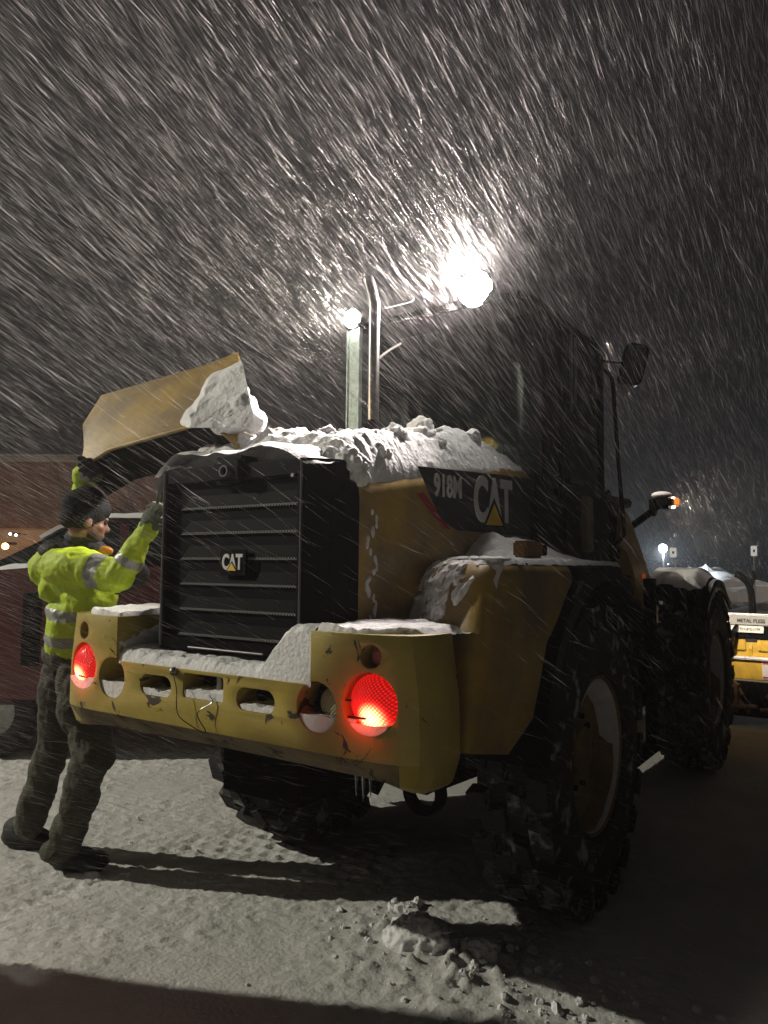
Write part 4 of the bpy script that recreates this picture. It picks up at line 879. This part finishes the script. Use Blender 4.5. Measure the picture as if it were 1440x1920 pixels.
ORG = mat('hi_vis_orange', (.55, .22, .02), .7, bump=.3)
blobs('collar_flap', [('e', J(198, 1032, 3.54), (.036, .026, .022), TM)], ORG, jk, .006, 2, .012, .04)
blobs('sleeve_lining', [('e', J(250, 1068, 3.42), (.065, .05, .05), TM), ('c', J(225, 1100, 3.42), J(262, 1078, 3.42), .04, .045)], JD, jk, .007, 2, .02, .05)
# trousers
kn = J(176, 1412, 3.50); an = J(122, 1585, 3.62); kf = J(98, 1408, 3.74); af = J(55, 1545, 3.86)
hn_ = J(150, 1270, 3.55); hf_ = J(118, 1262, 3.68)
it = [('e', J(140, 1225, 3.62), (.145, .13, .10), TM), ('c', hn_, kn, .112, .088), ('c', hf_, kf, .108, .080), ('c', kn, an, .086, .080), ('c', kf, af, .080, .078), ('e', J(112, 1592, 3.62), (.085, .09, .05), TM), ('e', J(150, 1330, 3.52), (.11, .10, .13), TM), ('e', kn+Vector((.02, 0, 0)), (.09, .085, .09))]
tr = blobs('trousers', it, TR, PS, .0075, 3, .04, .12, .010, .035)
# boots
def boot(an_, heel, toe, name):
    d = (toe-heel); d.z = 0; d.normalize(); M = ori(Vector((0, 0, 1)), d)
    hz = heel.copy(); hz.z = -P0.z+.045+heel.z*0
    o = blobs(name, [('c', an_+Vector((0, 0, -.01)), hz+Vector((0, 0, .05)), .068, .062), ('e', hz+Vector((0, 0, .015)), (.072, .056, .055), M), ('e', hz+d*.10+Vector((0, 0, .015)), (.10, .054, .050), M), ('e', hz+d*.19+Vector((0, 0, .005)), (.072, .056, .042), M), ('c', hz+d*.02+Vector((0, 0, -.022)), hz+d*.19+Vector((0, 0, -.025)), .05, .048)], BT, PS, .007, 2, .012, .05)
    me = o.data
    for v in me.vertices: v.co.z = max(v.co.z, -P0.z+.002)
    return o
P0z = 0
hl_n = J(112, 1625, 3.66); hl_n.z = .05; tn = J(200, 1640, 3.62); boot(J(112, 1590, 3.63), hl_n, tn, 'boot')
hl_f = J(28, 1572, 3.92); hl_f.z = .06; tf = J(86, 1578, 3.90); boot(J(46, 1545, 3.88), hl_f, tf, 'boot')
# hands: palm, four unequal bent fingers and a thumb from the palm's side
def hand(name, wrist, c, dir_, nrm, curl, m, sc_=1.0):
    d = dir_.normalized(); nn = (nrm-d*nrm.dot(d)).normalized(); s = d.cross(nn); it = [('c', wrist, c-d*.03*sc_, .030*sc_, .034*sc_)]
    M = Matrix((s, nn, d)).transposed(); it += [('e', c, (.046*sc_, .020*sc_, .052*sc_), M)]
    for k, (ln, off) in enumerate(((.072, -.033), (.082, -.011), (.077, .011), (.060, .032))):
        p = c+s*off*sc_+d*.042*sc_; a = curl*.35; 
        for j, f in enumerate((.42, .33, .25)):
            dd = d*math.cos(a)+nn*math.sin(a); q = p+dd*ln*f*sc_; it.append(('c', p, q, (.0125-.001*j)*sc_, (.0115-.001*j)*sc_)); p = q; a += curl*.5
    p = c-s*.038*sc_-d*.022*sc_; dd = (-s*.75+d*.6+nn*.35).normalized(); q = p+dd*.042*sc_; it.append(('c', p, q, .015*sc_, .013*sc_)); q2 = q+(d*.8+nn*.6).normalized()*.032*sc_; it.append(('c', q, q2, .013*sc_, .011*sc_))
    return blobs(name, it, m, PS, .0045, 1)
hand('glove', wr_n, hn+Vector((0, 0, .0)), (hn-wr_n), fwd+rgt*.4, 1.9, GL, 1.05)
lipc = row0[0].lerp(row0[1], .30)-P0
hand('glove', wr_f, lipc+Vector((.0, .035, -.035)), (lipc-wr_f)+Vector((0, 0, .05)), -fwd-rgt*.1, 1.7, GLD, 1.12)

# ------------------------------------------------------------------ red car behind the person
CR = empty('parked_car', (0, 0, 0)); tag(CR, 'dark red car with snow on its roof parked behind the person', 'car')
cd_ = Vector((.80, .60, 0)).normalized(); cn = Vector((-cd_.y, cd_.x, 0)); cb = W(250, 1437, 5.66); cb.z = 0
CM = Matrix(((cd_.x, cn.x, 0, cb.x), (cd_.y, cn.y, 0, cb.y), (0, 0, 1, 0), (0, 0, 0, 1)))   # x along the car to its tail, y to its far side
CR.matrix_world = CM
CRED = mat('car_paint_red', (.085, .008, .009), .3, 0, .25, 4, coat=.6)
side = [(-1.95, .42), (-2.03, .62), (-2.0, 1.05), (-1.85, 1.30), (-1.2, 1.44), (-.75, 1.48), (1.45, 1.50), (1.62, 1.42), (1.66, .5), (1.5, .40)]
bm = bmesh.new(); prism(bm, side, 1, 0, 1.75); bmesh.ops.bevel(bm, geom=bm.edges[:], offset=.05, segments=3, affect='EDGES'); BD = from_bm('body', bm, CRED, CR, True)
cs = []
for wx in (-1.12, 1.05): cs.append(from_bm('c', lathe(bmesh.new(), [(-.1, .0005), (-.1, .43), (.35, .43), (.35, .0005)], 'Y', 32, (wx, 0, .37)), BLK))
cut(BD, cs)
bm = bmesh.new(); gh = [(-1.32, 1.42), (-.70, 1.77), (-.50, 1.84), (1.0, 1.86), (1.25, 1.80), (1.5, 1.46)]
v0 = [bm.verts.new((x, .06+.16*(z-1.44)/.4, z)) for x, z in gh]; v1 = [bm.verts.new((x, 1.69-.16*(z-1.44)/.4, z)) for x, z in gh]
bm.faces.new(v0[::-1]); bm.faces.new(v1)
for i in range(len(gh)): bm.faces.new((v0[i], v0[(i+1) % 6], v1[(i+1) % 6], v1[i]))
bmesh.ops.bevel(bm, geom=bm.edges[:], offset=.03, segments=2, affect='EDGES'); CG = from_bm('cabin_glass', bm, mat('car_window_dark', (.012, .015, .014), .12), CR, False)
boxo('roof_panel', (-.52, .24, 1.845), (1.05, 1.50, 1.88), CRED, CR, .012)
for x in (-.16, .75): prismo('window_pillar', [(x, 1.44), (x+.07, 1.44), (x+.05, 1.82), (x-.02, 1.82)], 1, .03, .10, CRED, CR)
boxo('door_handle', (.22, -.03, 1.20), (.40, -.005, 1.235), CRED, CR, .008)
boxo('side_trim', (-.88, -.012, .72), (-.74, .0, 1.28), BLK, CR, .004)

boxo('rocker_panel', (-.66, -.02, .33), (.55, .12, .56), SK, CR, .02)
for wx in (-1.12, 1.05):
    for wy in (.04, 1.5):
        w = empty('wheel', (wx, wy+.1, .36), 0, CR)
        from_bm('tyre', lathe(bmesh.new(), [(-.11, .20), (-.12, .30), (-.10, .35), (0, .36), (.10, .35), (.12, .30), (.11, .20)], 'Y', 36), RUB, w, True)
        from_bm('rim', lathe(bmesh.new(), [(-.09, .21), (-.06, .19), (-.04, .05), (-.07, .001)], 'Y', 24), STEEL, w, True)
def lay(nm, x0, x1, y0, y1, z0, lb, th=.04, sl=0):
    g = sheet(nm, x0, x1, y0, y1, .03, lambda X, Y: z0+sl*(X-x0)+th*smst(x0, x0+.08, X)*smst(x1, x1-.08, X)*smst(y0-.02, y0+.05, Y)*smst(y1, y1-.06, Y)*(.6+.8*fbm(X, Y, 4, 5)), SNOW)
    g.matrix_world = CM; return tag(g, lb, 'snow', kind='stuff')
lay('snow', -.56, 1.08, .20, 1.52, 1.872, 'snow along the roof of the red car', .05)
lay('snow', -1.80, -.80, .02, .16, 1.325, 'patchy snow on the bonnet of the red car', .06, .14)
ws = prismo('windscreen_snow', [(-.84, 1.70), (-.70, 1.785), (-.52, 1.85), (-.52, 1.868), (-.72, 1.81), (-.86, 1.725)], 1, .18, 1.5, SNOW, CR)

# ------------------------------------------------------------------ buildings, lamps, signs, trees beyond
BRK = bpy.data.materials.new('brick'); BRK.use_nodes = True; nt = BRK.node_tree; N = nt.nodes; Lk = nt.links; b = N['Principled BSDF']; b.inputs['Roughness'].default_value = .9
tc = N.new('ShaderNodeTexCoord'); br = N.new('ShaderNodeTexBrick'); br.inputs['Scale'].default_value = 1; br.inputs['Brick Width'].default_value = .24; br.inputs['Row Height'].default_value = .08; br.inputs['Mortar Size'].default_value = .010
br.inputs['Color1'].default_value = (.075, .024, .012, 1); br.inputs['Color2'].default_value = (.045, .016, .009, 1); br.inputs['Mortar'].default_value = (.045, .033, .025, 1)
mp = N.new('ShaderNodeMapping'); mp.inputs['Rotation'].default_value = (R(90), 0, 0); Lk.new(tc.outputs['Object'], mp.inputs[0]); Lk.new(mp.outputs[0], br.inputs[0]); Lk.new(br.outputs[0], b.inputs[0])
BW = mat('building_render', (.20, .15, .10), .9, 0, .25, 2)
pA = W(-260, 868, 25); pB = W(520, 868, 25); bx = (pB-pA); bx.z = 0; bx.normalize(); bn_ = Vector((-bx.y, bx.x, 0))
BL = empty('brick_building', (pA.x, pA.y, 0)); BL.rotation_euler = (0, 0, math.atan2(bx.y, bx.x)); tag(BL, 'low brick building with snowy flat roof across the yard', 'building')
boxo('wall', (0, 0, 2.72), (17, 9, 4.92), BRK, BL, 0); boxo('lower_wall', (-.02, .25, 0), (17, 9, 2.716), BW, BL, 0)
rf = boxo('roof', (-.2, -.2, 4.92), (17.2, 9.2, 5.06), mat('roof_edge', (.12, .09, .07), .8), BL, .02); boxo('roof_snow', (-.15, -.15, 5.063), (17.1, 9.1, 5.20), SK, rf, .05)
for x in (3.1, 6.9, 10.2): wdw = boxo('window', (x, .20, 1.1), (x+1.3, .30, 2.3), mat('window_dim', (.05, .035, .02), .3), BL, 0); boxo('frame', (x-.06, .18, 2.3), (x+1.36, .24, 2.38), BW, wdw, .01)
dr = boxo('door', (5.35, .2, 0), (6.3, .3, 2.1), mat('door_brown', (.10, .06, .04), .7), BL, 0); boxo('handle', (5.45, .16, 1.0), (5.5, .2, 1.15), STEEL, dr, .005)
def bulb(nm, p, r, col, e, label, cat, power=0, group=None, pole=True):
    E = empty(nm, (p.x, p.y, 0)); tag(E, label, cat, group)
    bm = bmesh.new(); bmesh.ops.create_uvsphere(bm, u_segments=16, v_segments=10, radius=r, matrix=Matrix.Translation((0, 0, p.z))); from_bm('lit_globe', bm, mat('glow_'+nm, (1, 1, 1), .5, emit=col, estr=e), E, True)
    if pole: tubeo('pole', [(0, .1, 0), (0, .1, p.z+.05)], .06, DARK, E); boxo('lamp_head', (-.2, -.1, p.z+r), (.2, .25, p.z+r+.08), DARK, E, .02)
    else: boxo('lamp_mount', (-.06, .0, p.z+r*.5), (.06, .35, p.z+r*1.3), DARK, E, .01)
    if power: lamp(nm+'_light', 'POINT', p+Vector((0, -.1, -r-.12)), power, col, .1)
bulb('wall_lamp', W(10, 1024, 23.5), .10, (1, .42, .08), 28, 'orange glowing lamp at the left end of the brick building', 'lamp', 45, None, False)
bulb('security_light', W(19, 1001, 24), .035, (.9, .95, 1), 40, 'left of the two tiny white lights on the building', 'lamp', 0, 'pair of tiny white lights', False)
bulb('security_light', W(30, 1003, 24), .035, (.9, .95, 1), 40, 'right of the two tiny white lights on the building', 'lamp', 0, 'pair of tiny white lights', False)
lamp('building_wash', 'POINT', W(120, 1010, 22)+Vector((0, 0, .0)), 90, (1, .45, .15), .3)
bulb('street_lamp', W(1243, 1028, 46), .26, (.75, .88, 1), 30, 'bright bluish white street lamp far across the lot', 'street lamp', 2600)
for px, py, d_, lb in ((1171, 1025, 60, 'tiny distant lamp left of the bright street lamp'), (1253, 928+130, 60, 'tiny distant lamp under the left parking sign')):
    bulb('distant_lamp', W(px, py, d_), .06, (.9, .95, 1), 6, lb, 'street lamp', 0)
def psign(px, py, d_, label, w=.30, h=.46):
    p = W(px, py, d_); E = empty('parking_sign', (p.x, p.y, 0)); E.rotation_euler = (0, 0, YAW*.6); tag(E, label, 'sign', 'small white parking signs')
    tubeo('post', [(0, .03, 0), (0, .03, p.z+h/2)], .025, STEEL, E, 8); s = boxo('panel', (-w/2, -.01, p.z-h/2), (w/2, .01, p.z+h/2), mat('sign_glow', (.75, .75, .72), .6, emit=(1, .97, .88), estr=.38), E, .02)  # panel emits a little, in place of lamp light falling on it
    bm = bmesh.new(); box(bm, (-w*.16, -.016, p.z-h*.12), (w*.16, -.012, p.z+h*.14)); from_bm('symbol', bm, INK, s)
psign(1262, 1036, 26, 'white parking sign beside the bright street lamp', .22, .34); psign(1413.5, 1033, 26, 'white parking sign above the dark tree stump on the right', .20, .36)
# trees: tapered trunk with limbs, bare winter crown of twigs
BARK = mat('bark_dark', (.030, .027, .025), .9, 0, .4, 10)
TW = mat('twig_dark', (.035, .032, .030), .9)
def tree(px, d_, h, seed, label, spread=.36, r0=.16):
    rr = random.Random(seed); p = W(px, 1075, d_); T = empty('bare_tree', (p.x, p.y, 0)); tag(T, label, 'tree', 'bare trees along the far edge of the lot')
    bt = bmesh.new(); bc = bmesh.new()
    def grow(bm, p, d, L, r, lev):
        n = 4; pts = [p]; rs = [r]
        for i in range(n):
            d = (d+Vector((rr.uniform(-1, 1), rr.uniform(-1, 1), rr.uniform(-.4, .8)))*.17).normalized(); pts.append(pts[-1]+d*L/n); rs.append(r*(1-.75*(i+1)/n) if lev else r*(1-.45*(i+1)/n))
        tube(bt if lev < 2 else bc, pts, rs, 6 if lev < 2 else 3, False)
        if lev < 4:
            for k in range((7, 5, 5, 4)[lev]):
                t = rr.uniform(.35, 1) if lev else rr.uniform(.30, 1); i = min(n-1, int(t*n)); q = pts[i].lerp(pts[i+1], t*n-i)
                a = rr.uniform(0, 2*PI); o_ = d.orthogonal().normalized(); o_ = Matrix.Rotation(a, 3, d) @ o_
                grow(bm, q, (d*.75+o_*rr.uniform(.5, 1.0)+Vector((0, 0, .15))).normalized(), L*rr.uniform(.42, .62), r*.42, lev+1)
    grow(bt, Vector((0, 0, -.1)), Vector((0, 0, 1)), h*.52, r0, 0)
    from_bm('trunk', bt, BARK, T); from_bm('crown', bc, TW, T)
for i, (px, d_, h, lb) in enumerate(((1300, 62, 7.5, 'bare tree right of the bright street lamp'), (1345, 70, 9.5, 'tallest bare tree above the front fender'), (1205, 66, 8, 'bare tree left of the bright street lamp'), (1400, 58, 7, 'bare tree behind the right parking sign'), (1452, 60, 9, 'bare tree at the right edge of the photo'), (1255, 75, 9, 'bare tree directly behind the street lamp'), (262, 20.5, 6.0, 'bare tree standing before the brick building'))):
    tree(px, d_, h, i*7+3, lb)
# hedge line and low roofs at the lot's far edge
FOL = mat('evergreen_dark', (.020, .026, .020), .9, 0, .5, 3)
def shrub(px, d_, w, h, seed, label):
    rr = np.random.default_rng(seed); p = W(px, 1075, d_); T = empty('evergreen_shrub', (p.x, p.y, 0)); tag(T, label, 'shrub', 'dark evergreens at the far edge of the lot')
    n = 2600; a = rr.random(n)*2*PI; z = rr.random(n)**.8; rad = w*(1-z**2.2)**.5*(.55+.45*rr.random(n)**.4)*(1+.25*np.sin(a*3+z*9)); c = np.stack([rad*np.cos(a), rad*np.sin(a), z*h+.05], -1)
    v = (c[:, None, :]+rr.normal(0, .16, (n, 3, 3))*[1, 1, .7]).reshape(-1, 3); f = np.arange(n*3).reshape(-1, 3)
    from_np('foliage', v, f, FOL, T); tubeo('stem', [(0, 0, 0), (0, 0, h*.7)], [.12, .04], BARK, T, 8)
for i, (px, d_, w, h, lb) in enumerate(((1215, 56, 2.4, 2.1, 'wide dark evergreen at the foot of the street lamp'), (1310, 56, 2.6, 2.5, 'dark evergreen above the front fender snow'), (1368, 54, 2.3, 2.2, 'dark evergreen between the two parking signs'), (1436, 57, 2.8, 2.6, 'dark evergreen at the right edge behind the sign'), (1170, 60, 2.6, 2.3, 'dark evergreen half hidden by the lift arm'))):
    shrub(px, d_, w, h, i+5, lb)
p = W(1406, 1085, 20); ST = empty('tree_stump', (p.x, p.y, 0)); tag(ST, 'dark forked stump standing in the churned snow', 'tree stump')
tubeo('trunk', smooth_path([(0.05, 0, 0), (.04, 0, .6), (-.02, 0, 1.1), (-.22, 0, 1.35), (-.35, 0, 1.42)], 4), .09, BARK, ST, 8); tubeo('limb', [(.0, 0, 1.0), (.10, 0, 1.35), (.06, 0, 1.5)], .05, BARK, ST, 8)
K2 = W(1880, 830, 34); lamp('yard_light', 'SPOT', K2, 1500, (1, .80, .66), .15, W(1330, 1150, 40), 75, .5)  # added spot out of view, brightens the far churned snow
Y2 = empty('yard_light_pole', (K2.x+.2, K2.y+.3, 0)); tag(Y2, 'added lamp pole out of view beyond the right edge of the lot', 'street lamp')
tubeo('pole', [(0, 0, 0), (0, 0, K2.z+.25)], [.11, .07], STEEL, Y2, 12); boxo('lamp_head', (-.6, -.4, K2.z+.12), (.05, .05, K2.z+.24), DARK, Y2, .02)
# yard light pole off to the left: the lamp that throws the long shadows
YP = empty('yard_light_pole', (KEY.x-.5, KEY.y-.2, 0)); tag(YP, 'tall lit yard lamp pole to the left of the yard', 'street lamp')
tubeo('pole', [(0, 0, 0), (0, 0, 8.1)], [.11, .07], STEEL, YP, 12); boxo('lamp_head', (0, -.05, 8.0), (.75, .45, 8.12), DARK, YP, .02)
boxo('lamp_glass', (.35, .05, 7.93), (.70, .38, 7.985), mat('yard_glass', (1, 1, 1), .4, emit=(1, .95, .8), estr=20), YP, .01)

# ------------------------------------------------------------------ falling snow: long wind-driven flakes, and the hazy air
def snowfall():
    rg = np.random.default_rng(3)
    wind = np.array([.046, .909, -.413])
    n1, n2, n3 = 195000, 75000, 8500
    A = rg.random((n1, 3))*[8.6, 6.6, 5.4]+[-5.2, -1.4, .02]
    B = rg.random((n2, 3))*[22, 14, 10]+[-15, 1.0, .02]
    D = rg.normal(0, 1, (n3, 3))*(.10+.85*rg.random((n3, 1)))+np.where(rg.random((n3, 1)) < .78, np.array(L1)+[.15, -.22, -.06], np.array(L2)+[.04, -.10, -.02])  # D: extra flakes packed round the work lamps to imitate their glare
    E_ = rg.random((9000, 3))*[2.6, 5.5, 1.9]+[-.1, 4.1, 1.0]
    c = np.concatenate([A, B, D, E_]); n = len(c)
    d = wind+rg.normal(0, .075, (n, 3)); 
    sw = np.stack([np.sin(c[:, 1]*1.3+c[:, 2]*.9), np.cos(c[:, 0]*1.1), np.sin(c[:, 0]*1.7+c[:, 1])], -1)*.05; d = d+sw
    d /= np.linalg.norm(d, axis=1)[:, None]
    camd = np.linalg.norm(c-np.array(CAM), axis=1); keep = (camd > 2.1)
    c = c[keep]; d = d[keep]; camd = camd[keep]; n = len(c)
    L = .06+.18*rg.random(n)**1.4; r = .00010+.00036*rg.random(n)**3.5
    o1 = np.cross(d, rg.normal(size=(n, 3))); o1 /= np.linalg.norm(o1, axis=1)[:, None]; o2 = np.cross(d, o1)
    bend = o1*(rg.normal(0, .03, n)*L)[:, None]
    P_ = [c-d*(L/2)[:, None]]
    for k in range(3):
        a = 2*PI*k/3; P_.append(c+bend+(o1*math.cos(a)+o2*math.sin(a))*r[:, None])
    P_.append(c+d*(L/2)[:, None])
    v = np.stack(P_, 1).reshape(-1, 3); base = (np.arange(n)*5)[:, None, None]
    f = (base+np.array([[0, 1, 2], [0, 2, 3], [0, 3, 1], [4, 2, 1], [4, 3, 2], [4, 1, 3]])[None]).reshape(-1, 3)
    m = bpy.data.materials.new('falling_snow'); m.use_nodes = True; nt = m.node_tree; N = nt.nodes; Lk = nt.links; N.remove(N['Principled BSDF'])
    a = N.new('ShaderNodeBsdfDiffuse'); a.inputs[0].default_value = (.9, .88, .88, 1); b = N.new('ShaderNodeBsdfTranslucent'); b.inputs[0].default_value = (.9, .88, .88, 1)
    x = N.new('ShaderNodeMixShader'); x.inputs[0].default_value = .5; Lk.new(a.outputs[0], x.inputs[1]); Lk.new(b.outputs[0], x.inputs[2]); Lk.new(x.outputs[0], N['Material Output'].inputs[0])
    o = from_np('snowfall', v, f, m); tag(o, 'wind driven snow streaking down through the lamp light', 'falling snow', kind='stuff')
    o.visible_shadow = True
snowfall()
bm = box(bmesh.new(), (-120, -40, -1.2), (120, 130, 14)); hz = from_bm('haze', bm, bpy.data.materials.new('haze_air')); tag(hz, 'cold hazy air', None, None, 'stuff')
m = hz.data.materials[0]; m.use_nodes = True; nt = m.node_tree; nt.nodes.remove(nt.nodes['Principled BSDF']); pv = nt.nodes.new('ShaderNodeVolumePrincipled')
pv.inputs['Color'].default_value = (.9, .9, .92, 1); pv.inputs['Density'].default_value = .0022; pv.inputs['Anisotropy'].default_value = .3; nt.links.new(pv.outputs[0], nt.nodes['Material Output'].inputs['Volume'])
